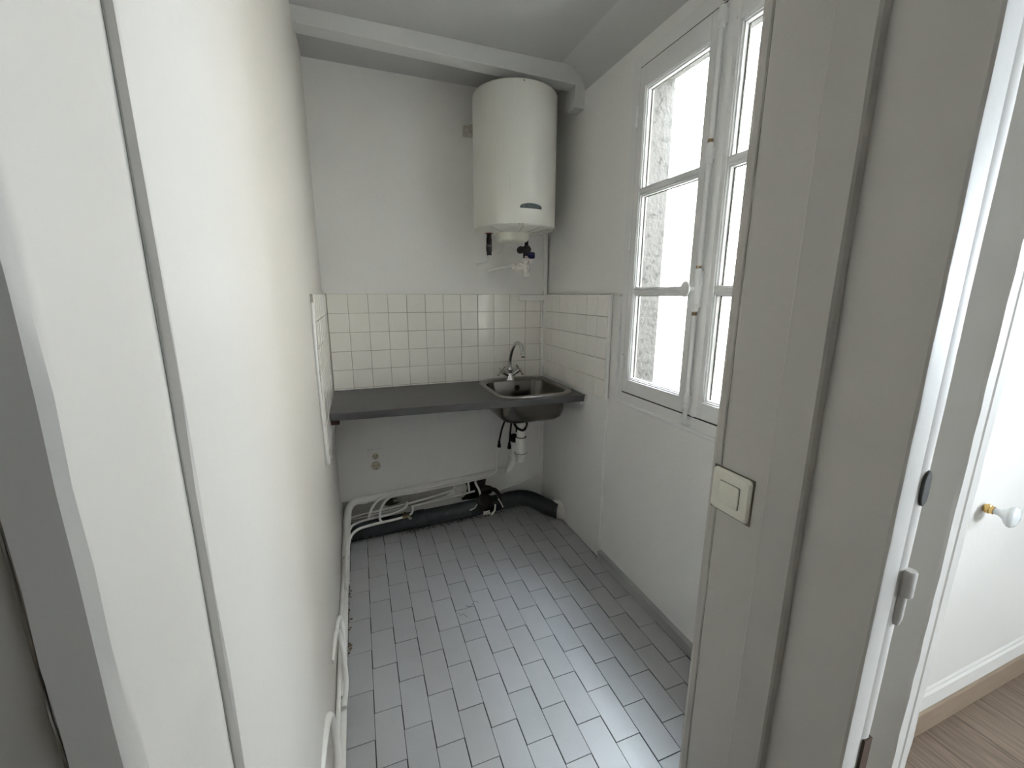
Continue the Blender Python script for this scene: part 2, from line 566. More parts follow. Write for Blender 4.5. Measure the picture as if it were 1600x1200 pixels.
# hall and next room shell
m = MB().box(-1.7, -0.2, -2.133, -1.98, -0.02, 2.75)
struct(m.build('wall_hall', PAINT_HALL), 'shaded white hall wall left of the doorway', 'wall')
m = MB().box(-1.7, 1.10, -2.72, -2.61, -0.02, 2.75)  # added out of view to keep window light off the left door frame
struct(m.build('light_block_wall', mat('pale_hall_paint', (0.5, 0.48, 0.45), 0.6)), 'unseen pale wall added behind the camera to block window light', 'wall')
m = MB().box(-1.8, -1.6, -5.3, -1.98, -0.02, 2.75)  # unseen wall, its dark tone only cuts light bounced into the doorway
struct(m.build('wall_west', mat('bounce_cut_paint', (0.10, 0.09, 0.08), 0.6)), 'unseen west wall of the next room, darkened to cut bounced light', 'wall')
m = MB().box(-1.8, 2.22, -4.7, -4.5, -0.02, 2.75).box(2.58, 3.8, -4.7, -4.5, -0.02, 2.75)
m.box(2.22, 2.58, -4.7, -4.5, -0.02, 1.18).box(2.22, 2.58, -4.7, -4.5, 1.82, 2.75)
struct(m.build('wall_south', PAINT_HALL), 'white south wall of the next room around the added small window', 'wall')
m = MB().box(2.22, 2.25, -4.62, -4.56, 1.18, 1.82).box(2.55, 2.58, -4.62, -4.56, 1.18, 1.82)  # window added out of view to brighten the door post and far wall
m.box(2.25, 2.55, -4.62, -4.56, 1.18, 1.21).box(2.25, 2.55, -4.62, -4.56, 1.79, 1.82)
struct(m.build('window_4', WOODPAINT), 'small unseen south window added to brighten the door post and far wall', 'window')
wy = ((-3.45, -2.45, 1.39, 1.61), (-4.31, -3.45, 1.18, 1.80))
ex0, ex1 = 2.75, 2.95
m = MB()
m.box(ex0, ex1, -2.45, -1.8, -0.02, 2.75).box(ex0, ex1, -4.6, -4.31, -0.02, 2.75)
for ya, yb, za, zb in wy:
    m.box(ex0, ex1, ya, yb, -0.02, za).box(ex0, ex1, ya, yb, zb, 2.75)
struct(m.build('wall_east', PAINT_HALL), 'white east wall of the next room around its windows', 'wall')
for k, (ya, yb, za, zb) in enumerate(wy):
    m = MB()
    m.box(ex0 + 0.06, ex0 + 0.12, ya, ya + 0.04, za, zb).box(ex0 + 0.06, ex0 + 0.12, yb - 0.04, yb, za, zb)
    m.box(ex0 + 0.06, ex0 + 0.12, ya + 0.04, yb - 0.04, za, za + 0.05).box(ex0 + 0.06, ex0 + 0.12, ya + 0.04, yb - 0.04, zb - 0.05, zb)
    struct(m.build('window_%d' % (k + 2), WOODPAINT), ('low wide white east window of the next room', 'tall white east window of the next room')[k], 'window')

# ceilings
m = MB().box(-0.25, 1.45, -1.86, 0.15, H, H + 0.15)
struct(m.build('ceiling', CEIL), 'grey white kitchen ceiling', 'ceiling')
m = MB().box(-1.8, 3.8, -5.4, -1.8, 2.72, 2.85)
struct(m.build('ceiling', CEIL), 'white ceiling of the next room', 'ceiling')
# soft cove between ceiling and right wall
m = MB()
n = 10
prof = [(XR - 0.13 + 0.13 * math.sin(math.pi / 2 * k / n), H - 0.10 + 0.10 * math.cos(math.pi / 2 * k / n)) for k in range(n + 1)]
prof = prof + [(XR + 0.01, H + 0.01)]
m.loft([[(x, -0.35, z) for x, z in prof], [(x, YF, z) for x, z in prof]])
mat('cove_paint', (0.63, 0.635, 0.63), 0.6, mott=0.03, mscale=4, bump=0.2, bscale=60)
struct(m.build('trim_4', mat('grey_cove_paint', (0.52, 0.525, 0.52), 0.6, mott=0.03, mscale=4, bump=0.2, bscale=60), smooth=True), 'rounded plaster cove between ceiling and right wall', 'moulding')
# boxed beam with a short leg on the right wall
m = MB()
vb = [(-0.02, 2.395), (1.222, 2.371), (1.222, 2.271), (1.28, 2.271), (1.28, H + 0.01), (-0.02, H + 0.01)]
m.loft([[(x, -0.385, z) for x, z in vb], [(x, -0.305, z) for x, z in vb]])
struct(m.build('ceiling_beam', MATS['cove_paint'], bevel=0.003), 'white boxed ceiling beam with a short leg down the right wall', 'beam')

# ------------------------------------------------------------------ wall tiles
Q, XO, ZT = 0.102, 0.0031, 1.3714
bs = None
m = MB().box(XL, 1.27, -0.006, 0.0, 0.84, ZT)
bs = struct(m.build('backsplash', GROUT_W), 'cream square wall tiles above the counter on the back wall', 'tiles')
m = MB()


def wtile(m, c, u, n, su, sv, tilt=0.0):
    c, u, n = Vector(c), Vector(u), Vector(n)
    v = Vector((0, 0, 1))
    a, bb = random.gauss(tilt, 0.004), random.gauss(0, 0.004)
    n2 = (n + u * a + v * bb).normalized()
    u2 = (u - n2 * u.dot(n2)).normalized()
    m.tile(c + n * (tilt * su * 0.75 - 0.001), u2, n2.cross(u2), n2, su - 0.0011, sv - 0.0011, 0.0085, 0.0012)


for i in range(-1, 13):
    xa, xb = max(XO + i * Q, -0.004), min(XO + (i + 1) * Q, 1.262)
    if xb - xa < 0.01:
        continue
    for j in range(6):
        za, zb = max(ZT - (j + 1) * Q, 0.845), ZT - j * Q
        if zb - za < 0.012:
            continue
        wtile(m, ((xa + xb) / 2, -0.0, (za + zb) / 2), (1, 0, 0), (0, -1, 0), (xb - xa) / 2, (zb - za) / 2,
              0.052 if (i in (7, 8) and j < 3) else 0.0)   # a few tiles tilted on purpose to mirror the window
m.build('tile_field', TILE_W, bs)
# right wall tiles
m = MB().box(1.258, 1.28, -0.722, -0.004, 0.872, ZT)
bs2 = struct(m.build('backsplash', GROUT_W), 'cream square wall tiles right of the sink on the right wall', 'tiles')
m = MB()
cols = [(-0.1168 - 0.102 * (k + 1), -0.1168 - 0.102 * k) for k in range(5)] + [(-0.1168, -0.008), (-0.718, -0.6268)]
for ya, yb in cols:
    for j in range(5):
        za, zb = ZT - (j + 1) * Q, ZT - j * Q
        za = max(za, 0.872)
        wtile(m, (1.259, (ya + yb) / 2, (za + zb) / 2), (0, 1, 0), (-1, 0, 0), (yb - ya) / 2, (zb - za) / 2)
m.build('tile_field', TILE_W, bs2)
m = MB().box(1.252, 1.27, -0.731, -0.7185, 0.868, ZT + 0.002)
m.build('edge_bead', PAINT, bs2, bevel=0.004)
# left wall tiles
ed = [(1.3714, -0.675), (1.233, -0.715), (1.10, -0.735), (0.94, -0.72), (0.746, -0.70), (0.70, -0.695)]
m = MB()
m.box(XL - 0.005, -0.006, -0.69, -0.002, 0.70, ZT)
bs3 = struct(m.build('backsplash', GROUT_W), 'cream square wall tiles at the left end of the counter', 'tiles')
m = MB()
for k in range(7):
    ya, yb = max(-0.03 - 0.102 * (k + 1), -0.69), -0.03 - 0.102 * k + (0.022 if k == 0 else 0)
    for j in range(7):
        za, zb = max(ZT - (j + 1) * Q, 0.70), ZT - j * Q
        if zb - za > 0.01:
            wtile(m, (-0.0075, (ya + yb) / 2, (za + zb) / 2), (0, -1, 0), (1, 0, 0), (yb - ya) / 2, (zb - za) / 2)
m.build('tile_field', TILE_W, bs3)
m = MB()
m.tube([(-0.010, y, z) for z, y in ed], 0.006, seg=8, smooth=4)
m.build('edge_bead', PAINT, bs3, smooth=True)

# grey tile skirting on the right wall
m = MB().box(1.252, 1.28, YF, -0.735, 0.0, 0.047)
struct(m.build('baseboard_right', SKIRT_T, bevel=0.002), 'low grey tile skirting under the window wall', 'skirting')
m = MB().box(0.93, 3.3, YD - 0.016, YD, 0.0, 0.088)
struct(m.build('baseboard_room', WOODSK, bevel=0.004), 'brown wood skirting of the next room', 'skirting')
m = MB().box(0.93, 3.3, YD - 0.008, YD, 0.088, 0.135)
m.loft([[(x, YD - 0.008, 0.135), (x, YD - 0.0085, 0.142), (x, YD - 0.004, 0.15), (x, YD - 0.0045, 0.158), (x, YD - 0.001, 0.166), (x, YD + 0.002, 0.166), (x, YD + 0.002, 0.135)] for x in (0.93, 3.3)])
struct(m.build('trim_5', PAINT_FAR), 'white moulded plinth above the wood skirting', 'moulding')

# cupboard door in the far wall, with its porcelain knob
m = MB().box(1.62, 2.35, YD - 0.003, YD + 0.01, 0.17, 2.3)
d1 = struct(m.build('door_1', PAINT_FAR, bevel=0.001), 'flush white cupboard door with a porcelain knob', 'door')
m = MB().lathe([(0.008, 0.012), (0.0085, 0.02), (0.0095, 0.03), (0.014, 0.038), (0.025, 0.046), (0.0305, 0.052), (0.031, 0.056),
                (0.027, 0.062), (0.014, 0.066), (0.0, 0.067)], (1.792, YD - 0.006, 0.778), (0.0, -1, -0.02))
kn = m.build('knob', PORCELAIN, d1, smooth=True, angle=60)
kn['label'] = 'white porcelain knob'
m = MB().lathe([(0.010, -0.002), (0.011, 0.0), (0.011, 0.004), (0.0135, 0.005), (0.0135, 0.012), (0.0115, 0.014), (0.0115, 0.02), (0.009, 0.021)], (1.792, YD - 0.004, 0.778), (0, -1, -0.02))
m.build('brass_collar', BRASS, kn, smooth=True, angle=30)

HAIR = mat('grey_crack', (0.26, 0.25, 0.22), 0.9)
random.seed(11)


def crack(name, x, y, z0, z1, r, jit, parent):
    n = 40
    pts = [(x, y + random.uniform(-jit, jit), z0 + (z1 - z0) * k / n) for k in range(n + 1)]
    o = MB().tube(pts, r, seg=6, smooth=1).build('paint_crack', HAIR, parent)
    return o


wf = bpy.data.objects['wall_front']
crack('c', 0.8028, -1.8366, 1.04, 2.28, 0.0007, 0.0011, wf)
crack('c', 0.8028, -1.8366, 0.02, 0.95, 0.0008, 0.0011, wf)
wl = bpy.data.objects['wall_left']
crack('c', XL - 0.0085, -1.9875, 0.02, 2.28, 0.0011, 0.0006, wl)
tl = bpy.data.objects['trim_3']
crack('c', -0.0562, -2.1362, 0.02, 1.28, 0.0010, 0.0010, tl)
# ------------------------------------------------------------------ window
XF = 1.262
win = struct(MB().box(XF + 0.004, 1.325, oy1 - 0.048, oy1 + 0.004, oz0, oz1)
             .box(XF + 0.004, 1.325, oy0 - 0.002, oy0 + 0.055, oz0, oz1)
             .box(XF + 0.004, 1.325, oy0 + 0.055, oy1 - 0.048, oz0, 0.936)
             .box(XF + 0.004, 1.325, oy0 + 0.055, oy1 - 0.048, 2.246, oz1)
             .build('window_1', WOODPAINT, bevel=0.003), 'old white two leaf casement window over the courtyard', 'window')
# surrounding bead
m = MB()
m.box(XF - 0.008, 1.28, -0.812, -0.797, 0.878, 1.372)
m.box(XF - 0.008, 1.28, -1.75, -0.797, 0.878, 0.892)
m.build('surround_bead', WOODPAINT, win, bevel=0.004)
m = MB()
m.box(XF + 0.001, XF + 0.02, -0.852, -0.849, 0.936, 2.246).box(XF + 0.001, XF + 0.02, -1.68, -0.85, 0.9345, 0.9385).box(XF + 0.001, XF + 0.02, -1.68, -0.85, 2.2445, 2.2475)
m.build('gap', CRACK, win)


def sash(ya, yb, stile_a, stile_b, label):
    """leaf from y=ya (far) to y=yb (near), as wooden frame plus three panes"""
    x0, x1, xg = XF - 0.002, 1.305, 1.287
    m = MB()
    m.box(x0, x1, ya - stile_a, ya, 0.94, 2.244)
    m.box(x0, x1, yb, yb + stile_b, 0.94, 2.244)
    ia, ib = ya - stile_a, yb + stile_b
    m.box(x0 + 0.0003, x1, ib, ia, 0.94, 1.0)
    m.box(x0 + 0.0003, x1, ib, ia, 2.166, 2.244)
    bars = (1.782, 1.386)
    for z in bars:
        m.box(x0 + 0.004, x0 + 0.014, ib, ia, z - 0.0075, z + 0.0075)
        m.box(x0 + 0.014, x1, ib, ia, z - 0.0105, z + 0.0105)
    s = m.build('sash', WOODPAINT, win, bevel=0.0025)
    s['label'] = label
    # glazing mouldings along every pane and the panes
    gy0, gy1 = yb + stile_b, ya - stile_a
    edges = [(1.0, 1.386 - 0.0075), (1.386 + 0.0075, 1.782 - 0.0075), (1.782 + 0.0075, 2.166)]
    mm = MB()
    for z0, z1 in edges:
        for k, (xa, w) in enumerate(((x0 + 0.005, 0.005), (x0 + 0.012, 0.010))):
            mm.box(xa, xg, gy1 - w, gy1, z0, z1).box(xa, xg, gy0, gy0 + w, z0, z1)
            mm.box(xa, xg, gy0, gy1, z0, z0 + w).box(xa, xg, gy0, gy1, z1 - w, z1)
    mm.build('glazing_bead', WOODPAINT, s)
    mk = MB()
    for z0, z1 in edges:
        mk.box(xg - 0.0012, xg + 0.004, gy1 - 0.0135, gy1 - 0.009, z0 + 0.008, z1 - 0.008)
        mk.box(xg - 0.0012, xg + 0.004, gy0 + 0.009, gy1 - 0.009, z1 - 0.012, z1 - 0.009)
    mk.build('putty', mat('grey_black_putty', (0.12, 0.12, 0.11), 0.9, mott=0.5, mscale=40), s)
    for z0, z1 in edges:
        MB().box(xg, xg + 0.003, gy0 - 0.003, gy1 + 0.003, z0 - 0.003, z1 + 0.003).build('pane', GLASS, s)
    return s


s1 = sash(-0.852, -1.262, 0.034, 0.052, 'window leaf hinged on the left, fully in view')
s2 = sash(-1.265, -1.678, 0.058, 0.04, 'window leaf on the right, half hidden by the doorway wall')
m = MB().lathe([(0.0165, 0), (0.0165, 1.30)], (XF + 0.006, -1.292, 0.942), seg=20)
m.build('meeting_batten', WOODPAINT, s2, smooth=True)
for z, h in ((2.03, 0.085), (1.56, 0.075), (1.04, 0.07)):
    m = MB().lathe([(0.004, 0), (0.007, 0.003), (0.0075, 0.012), (0.0075, h - 0.012), (0.007, h - 0.003), (0.003, h)], (XF - 0.004, -0.845, z), seg=12)
    m.build('hinge', WOODPAINT, s1, smooth=True)
# espagnolette bolt
RY, RX = -1.2635, 1.247
m = MB().tube([(RX, RY, 0.93), (RX, RY, 1.6), (RX, RY, 2.19)], 0.0085, seg=12, smooth=1)
bolt = m.build('bolt_rod', WOODPAINT, win, smooth=True)
m = MB()
m.lathe([(0.010, 0), (0.0135, 0.004), (0.0135, 0.02), (0.0115, 0.026), (0.0155, 0.034), (0.016, 0.06), (0.0165, 0.085), (0.0145, 0.10), (0.0155, 0.108),
         (0.0135, 0.115), (0.0135, 0.14), (0.010, 0.146)], (RX, RY, 1.315), seg=20)
m.box(RX, XF, RY - 0.017, RY + 0.017, 1.33, 1.45)
m.build('lock_case', WOODPAINT, bolt, smooth=True, angle=35)
m = MB()
m.lathe([(0.009, 0.0), (0.0075, 0.01), (0.0065, 0.02), (0.0095, 0.032), (0.010, 0.036)], (RX - 0.012, RY, 1.392), (-1, -0.05, 0.0), seg=16)
rings = []
for k, (s, d) in enumerate(((0.5, 0.0), (0.92, 0.002), (1.0, 0.005), (0.97, 0.008), (0.8, 0.0095), (0.6, 0.0085), (0.3, 0.0095))):
    rings.append([(RX - 0.047 - d, RY - 0.003 + 0.021 * s * math.cos(a), 1.392 + 0.027 * s * math.sin(a)) for a in [2 * math.pi * i / 24 for i in range(24)]])
m.loft(rings)
m.build('oval_handle', WOODPAINT, bolt, smooth=True, angle=50)['label'] = 'oval turn handle'
for z in (1.79, 0.965, 2.17):
    m = MB().lathe([(0.010, 0), (0.0125, 0.004), (0.0125, 0.012), (0.0105, 0.018), (0.014, 0.026), (0.014, 0.04), (0.011, 0.047), (0.012, 0.055), (0.010, 0.06)], (RX, RY, z), seg=18)
    m.box(RX, XF, RY - 0.013, RY + 0.013, z + 0.01, z + 0.05)
    m.build('rod_guide', WOODPAINT, bolt, smooth=True, angle=35)
m = MB().lathe([(0.004, 0), (0.012, 0.006), (0.0135, 0.016), (0.012, 0.026), (0.010, 0.03)], (RX, RY, 0.9), seg=16)
m.box(RX, XF + 0.006, RY - 0.014, RY + 0.014, 0.906, 0.928)
m.build('keeper', WOODPAINT, bolt, smooth=True, angle=35)
m = MB().lathe([(0.006, 0), (0.011, 0.006), (0.012, 0.02), (0.010, 0.03), (0.012, 0.036), (0.006, 0.05)], (RX, RY, 2.246), seg=16)
m.box(RX, XF + 0.006, RY - 0.013, RY + 0.013, 2.252, 2.28)
m.build('keeper', WOODPAINT, bolt, smooth=True, angle=35)
m = MB().lathe([(0.0088, 0), (0.0088, 0.012)], (RX, RY, 1.302), seg=14).lathe([(0.0088, 0), (0.0088, 0.01)], (RX, RY, 1.852), seg=14)
m.lathe([(0.0088, 0), (0.0088, 0.008)], (RX, RY, 1.461), seg=14)
m.build('bare_metal', BRONZE, bolt, smooth=True)['label'] = 'rusty bare length of rod'

# ------------------------------------------------------------------ water heater
hx, hy, hr, z0, z1 = 0.964, -0.233, 0.213, 1.703, 2.332
wh = thing('water_heater', (hx, hy, z0), 'white cylindrical water heater hung high on the back wall', 'water heater')
m = MB().lathe([(0.0, z0 + 0.01), (hr - 0.012, z0 + 0.008), (hr - 0.003, z0 + 0.001), (hr, z0 + 0.004), (hr, z0 + 0.1), (hr, z1 - 0.02), (hr - 0.001, z1 - 0.006), (hr - 0.006, z1)
                , (hr - 0.02, z1 + 0.004), (0, z1 + 0.012)], (hx, hy, 0), seg=72)
m.build('tank_body', ENAMEL, wh, smooth=True, angle=30)
m = MB().lathe([(hr - 0.008, z0 + 0.012), (hr - 0.009, z0 + 0.0), (hr - 0.02, z0 - 0.006), (hr - 0.07, z0 - 0.014), (0.09, z0 - 0.018), (0, z0 - 0.018)], (hx, hy, 0), seg=72)
cap = m.build('bottom_cap', ENAMEL, wh, smooth=True, angle=50)
m = MB()
for a in (-98, -72, -48, 215):
    ca, sa = math.cos(math.radians(a)), math.sin(math.radians(a))
    m.tube([(hx + ca * r, hy + sa * r, z) for r, z in ((hr - 0.01, z0 - 0.0025), (hr - 0.02, z0 - 0.0065), (hr - 0.07, z0 - 0.0145), (0.10, z0 - 0.0178))], 0.0009, seg=5, smooth=1)
m.build('cap_seam', mat('brown_seam', (0.12, 0.09, 0.06), 0.8), cap)
m = MB().lathe([(0.0, -0.062), (0.06, -0.062), (0.076, -0.058), (0.085, -0.05), (0.089, -0.038), (0.090, -0.016), (0.084, -0.010)], (hx - 0.013, hy, z0), seg=48)
m.build('thermostat_cover', ENAMEL_P, wh, smooth=True, angle=45)
m = MB()
for a, zz in ((-104, z0 + 0.0015), (-100, z0 + 0.0015), (-50, z0 + 0.0015), (-42, z0 + 0.0015)):
    ca, sa = math.cos(math.radians(a)), math.sin(math.radians(a))
    m.lathe([(0.001, 0), (0.003, 0.001), (0.001, 0.003)], (hx + ca * hr, hy + sa * hr, zz), (ca, sa, 0), seg=8)
m.lathe([(0.002, 0), (0.0035, 0.001), (0.001, 0.002)], (hx - 0.035, hy - math.sqrt(hr * hr - 0.035 ** 2), z1 - 0.013), (-0.16, -0.98, 0), seg=8)
m.build('rivet', BRONZE, wh)
# curved badge with faint lettering on the tank front
a0, a1 = -103.5, -73.0


def on_tank(a, z, d):
    a = math.radians(a)
    return (hx + math.cos(a) * (hr + d), hy + math.sin(a) * (hr + d), z)


m = MB()
top, bot, top2, bot2 = [], [], [], []
for k in range(15):
    t = k / 14
    a = a0 + (a1 - a0) * t
    zt = 1.7915 + 0.010 * (1 - (2 * t - 1) ** 2) - (0.004 if k in (0, 14) else 0)
    zb = 1.778
    top.append(on_tank(a, zt, 0.0)); bot.append(on_tank(a, zb, 0.0))
    top2.append(on_tank(a, zt - 0.001, 0.004)); bot2.append(on_tank(a, zb + 0.001, 0.004))
m.loft([[top[k], top2[k], bot2[k], bot[k]] for k in range(15)])
badge = m.build('badge', BADGE, wh)
badge['label'] = 'small dark badge with faint lettering'
font = bpy.data.curves.new('lettering', 'FONT')
font.body = 'ARISTON'
font.size = 0.0105
font.extrude = 0.0003
font.space_character = 1.25
font.align_x = 'CENTER'
ft = bpy.data.objects.new('lettering', font)
COL.objects.link(ft)
dg = bpy.context.evaluated_depsgraph_get()
me = bpy.data.meshes.new_from_object(ft.evaluated_get(dg))
bpy.data.objects.remove(ft)
# wrap the letters round the tank
for v in me.vertices:
    a = -85.5 + math.degrees(v.co.x / hr)
    x, y, z = on_tank(a, 1.7805 + v.co.y, 0.0045 + v.co.z)
    v.co = (x, y, z)
me.materials.append(SILVERTXT)
lt = bpy.data.objects.new('lettering', me)
COL.objects.link(lt)
lt.parent = badge
m = MB()
ring = [on_tank(-98.5 + 1.35 * math.cos(t), 1.785 + 0.0052 * math.sin(t), 0.0048) for t in [2 * math.pi * k / 16 for k in range(17)]]
m.tube(ring, 0.0009, seg=5, smooth=1)
m.build('emblem', SILVERTXT, badge)
# wall bracket
m = MB()
m.box(0.752, 0.80, -0.018, 0.0, 2.205, 2.255)
m.box(0.775, 0.90, -0.05, -0.018, 2.208, 2.252)
m.lathe([(0.014, 0), (0.014, 0.006), (0.009, 0.008), (0.009, 0.018), (0.006, 0.02)], (0.775, -0.018, 2.23), (-0.2, -1, 0), seg=6)
m.build('wall_bracket', mat('painted_bracket', (0.55, 0.53, 0.49), 0.5, mott=0.1, mscale=25), wh)

# hot outlet: black union and short white pipe into the wall
ho = thing('hot_water_pipe', (0.83, -0.20, 1.55), 'short white pipe with black union under the left of the heater', 'pipe')
m = MB().lathe([(0.0125, 0), (0.0135, 0.02), (0.0155, 0.022), (0.0155, 0.042), (0.0135, 0.044), (0.0145, 0.06), (0.0145, 0.085), (0.0125, 0.09), (0.0125, 0.112)], (0.833, -0.20, 1.575), seg=12)
un = m.build('union', BLACK, ho, smooth=True, angle=30)
m = MB().lathe([(0.0165, 0), (0.0165, 0.012)], (0.833, -0.20, 1.617), seg=6)
m.build('nut', mat('dull_grey_metal', (0.10, 0.10, 0.10), 0.4, metal=0.6), un)
m = MB().lathe([(0.021, 0), (0.021, 0.004)], (0.833, -0.20, 1.684), seg=16)
m.build('red_washer', RED, un)
m = MB().tube([(0.833, -0.20, 1.585), (0.832, -0.20, 1.562), (0.829, -0.19, 1.547), (0.822, -0.15, 1.541), (0.822, -0.08, 1.541), (0.822, 0.005, 1.541)], 0.0075, smooth=4)
m.build('pipe_bend', PAINTED_PIPE, ho, smooth=True)

# safety group on the cold side
sg = thing('safety_valve', (1.025, -0.25, 1.46), 'rust-stained white safety valve with black and blue tap under the heater', 'valve')
m = MB().lathe([(0.016, 0), (0.0195, 0.002), (0.0205, 0.008), (0.0205, 0.075), (0.0215, 0.077), (0.0215, 0.085), (0.017, 0.088), (0.017, 0.11)], (1.027, -0.25, 1.463), seg=20)
sgb = m.build('valve_body', RUSTY, sg, smooth=True, angle=30)
m = MB().box(1.005, 1.053, -0.274, -0.226, 1.535, 1.558)
m.build('square_collar', RUSTY, sg, bevel=0.002)
m = MB().lathe([(0.019, 0), (0.019, 0.02), (0.0235, 0.021), (0.0235, 0.028), (0.021, 0.03), (0.021, 0.04), (0.0235, 0.041), (0.0235, 0.047), (0.013, 0.049), (0.013, 0.056), (0.0175, 0.057), (0.0175, 0.07), (0.010, 0.072)],
               (1.018, -0.248, 1.518), (-1, 0.25, 0), seg=8)
m.build('side_union', RUSTY, sg, smooth=True, angle=25)
m = MB().tube([(0.952, -0.232, 1.518), (0.93, -0.20, 1.516), (0.905, -0.10, 1.512), (0.895, 0.004, 1.508)], 0.0075)
m.build('supply_pipe', PAINTED_PIPE, sg, smooth=True)
m = MB()
m.lathe([(0.015, 0), (0.015, 0.045)], (1.024, -0.25, 1.562), seg=12)
m.lathe([(0.020, 0), (0.0225, 0.004), (0.0225, 0.028), (0.019, 0.032)], (1.027, -0.268, 1.606), (0, 1, 0.05), seg=14)
m.lathe([(0.018, 0), (0.0195, 0.004), (0.0195, 0.02), (0.015, 0.022)], (0.988, -0.272, 1.603), (0.15, 1, 0), seg=12)
m.tube([(0.993, -0.255, 1.603), (1.027, -0.252, 1.606)], 0.013, smooth=1)
m.tube([(1.028, -0.25, 1.61), (1.03, -0.245, 1.65), (1.03, -0.245, 1.69)], 0.010, smooth=1)
m.build('black_elbow', BLACK, sg, smooth=True, angle=40)
m = MB().lathe([(0.008, 0), (0.0155, 0.006), (0.0175, 0.012), (0.0175, 0.034), (0.0145, 0.04)], (1.03, -0.258, 1.577), (1, -0.35, 0), seg=10)
m.build('blue_knob', BLUE, sg, smooth=True, angle=30)
# wall-mounted power lead
lead = MB().tube([(0.95, 0.002, 1.612), (0.955, -0.02, 1.618), (0.975, -0.06, 1.628), (0.98, -0.12, 1.63), (0.985, -0.18, 1.615), (0.99, -0.235, 1.605)], 0.0045, smooth=4)
lead.lathe([(0.02, 0), (0.018, 0.006), (0.011, 0.008)], (0.955, 0.0, 1.608), (0, -1, 0), seg=14)
tag(lead.build('power_cable', PAINTED_PIPE, smooth=True), 'thin white cable from the wall behind the heater cover', 'cable')

# corner trunking and its short arm
m = MB()
m.box(1.246, 1.264, -0.022, -0.008, 0.855, 1.71)
tr1 = thing('cable_trunking', (1.256, -0.015, 0.0), 'narrow white trunking running down the right back corner', 'trunking')
m = MB().box(1.240, 1.262, -0.024, -0.004, 0.855, 1.78)
m.build('upper_channel', PAINT, tr1, bevel=0.002)
m = MB().box(1.240, 1.260, -0.02, 0.0, 0.10, 0.818)
m.build('lower_channel', PAINT, tr1, bevel=0.002)
m = MB().box(1.078, 1.241, -0.024, -0.006, 1.336, 1.368)
m.build('side_arm', PAINT, tr1, bevel=0.002)
m = MB().box(1.2625, 1.268, -0.012, -0.001, 0.855, 1.72)
m.build('shadow_gap', CRACK, tr1)

# ------------------------------------------------------------------ worktop
ZC = 0.854
sx0, sx1, sy0, sy1 = 0.791, 1.236, -0.512, -0.012
outer = [(0.001, -0.486), (0.4, -0.508), (0.8, -0.532), (1.19, -0.551), (1.253, -0.554), (1.253, -0.006), (0.6, -0.006), (0.001, -0.006)]
hole = rrect(sx0 + 0.026, sx1 - 0.03, sy0 + 0.035, sy1 - 0.075, 0.075, 0)
bm = bmesh.new()
lo_e = []


def loop(pts, z):
    vs = [bm.verts.new((p[0], p[1], z)) for p in pts]
    es = [bm.edges.new((vs[i], vs[(i + 1) % len(vs)])) for i in range(len(vs))]
    return vs, es


levels = []
for z in (ZC - 0.036, ZC):
    vo, eo = loop(outer, z)
    vh, eh = loop(hole, z)
    bmesh.ops.triangle_fill(bm, use_beauty=True, use_dissolve=False, edges=eo + eh)
    levels.append((vo, vh))
for k in (0, 1):
    a, bq = levels[0][k], levels[1][k]
    for i in range(len(a)):
        j = (i + 1) % len(a)
        bm.faces.new((a[i], a[j], bq[j], bq[i]))
bmesh.ops.recalc_face_normals(bm, faces=bm.faces)
me = bpy.data.meshes.new('countertop')
bm.to_mesh(me)
bm.free()
me.materials.append(LAMINATE)
ct = bpy.data.objects.new('countertop', me)
COL.objects.link(ct)
md = ct.modifiers.new('bevel', 'BEVEL')
md.width = 0.004
md.segments = 2
md.limit_method = 'ANGLE'
tag(ct, 'long charcoal grey worktop fixed between the walls', 'countertop')
m = MB().prism([(1.243, -0.5555), (1.2605, -0.5545), (1.2605, -0.52), (1.243, -0.53)], ZC - 0.034, ZC - 0.004, 3, 0.002)
m.build('chipped_corner', CHIP, ct)['label'] = 'broken pale corner of the worktop'
# battens
m = MB().box(0.0, 0.036, -0.445, -0.02, ZC - 0.066, ZC - 0.0365)
tag(m.build('support_batten', REDWOOD, bevel=0.002), 'red-brown wood batten under the left end of the worktop', 'batten')
m = MB().box(1.232, 1.2605, -0.53, -0.40, ZC - 0.058, ZC - 0.0365)
tag(m.build('support_batten', PAINT, bevel=0.002), 'white batten under the right end of the worktop', 'batten')

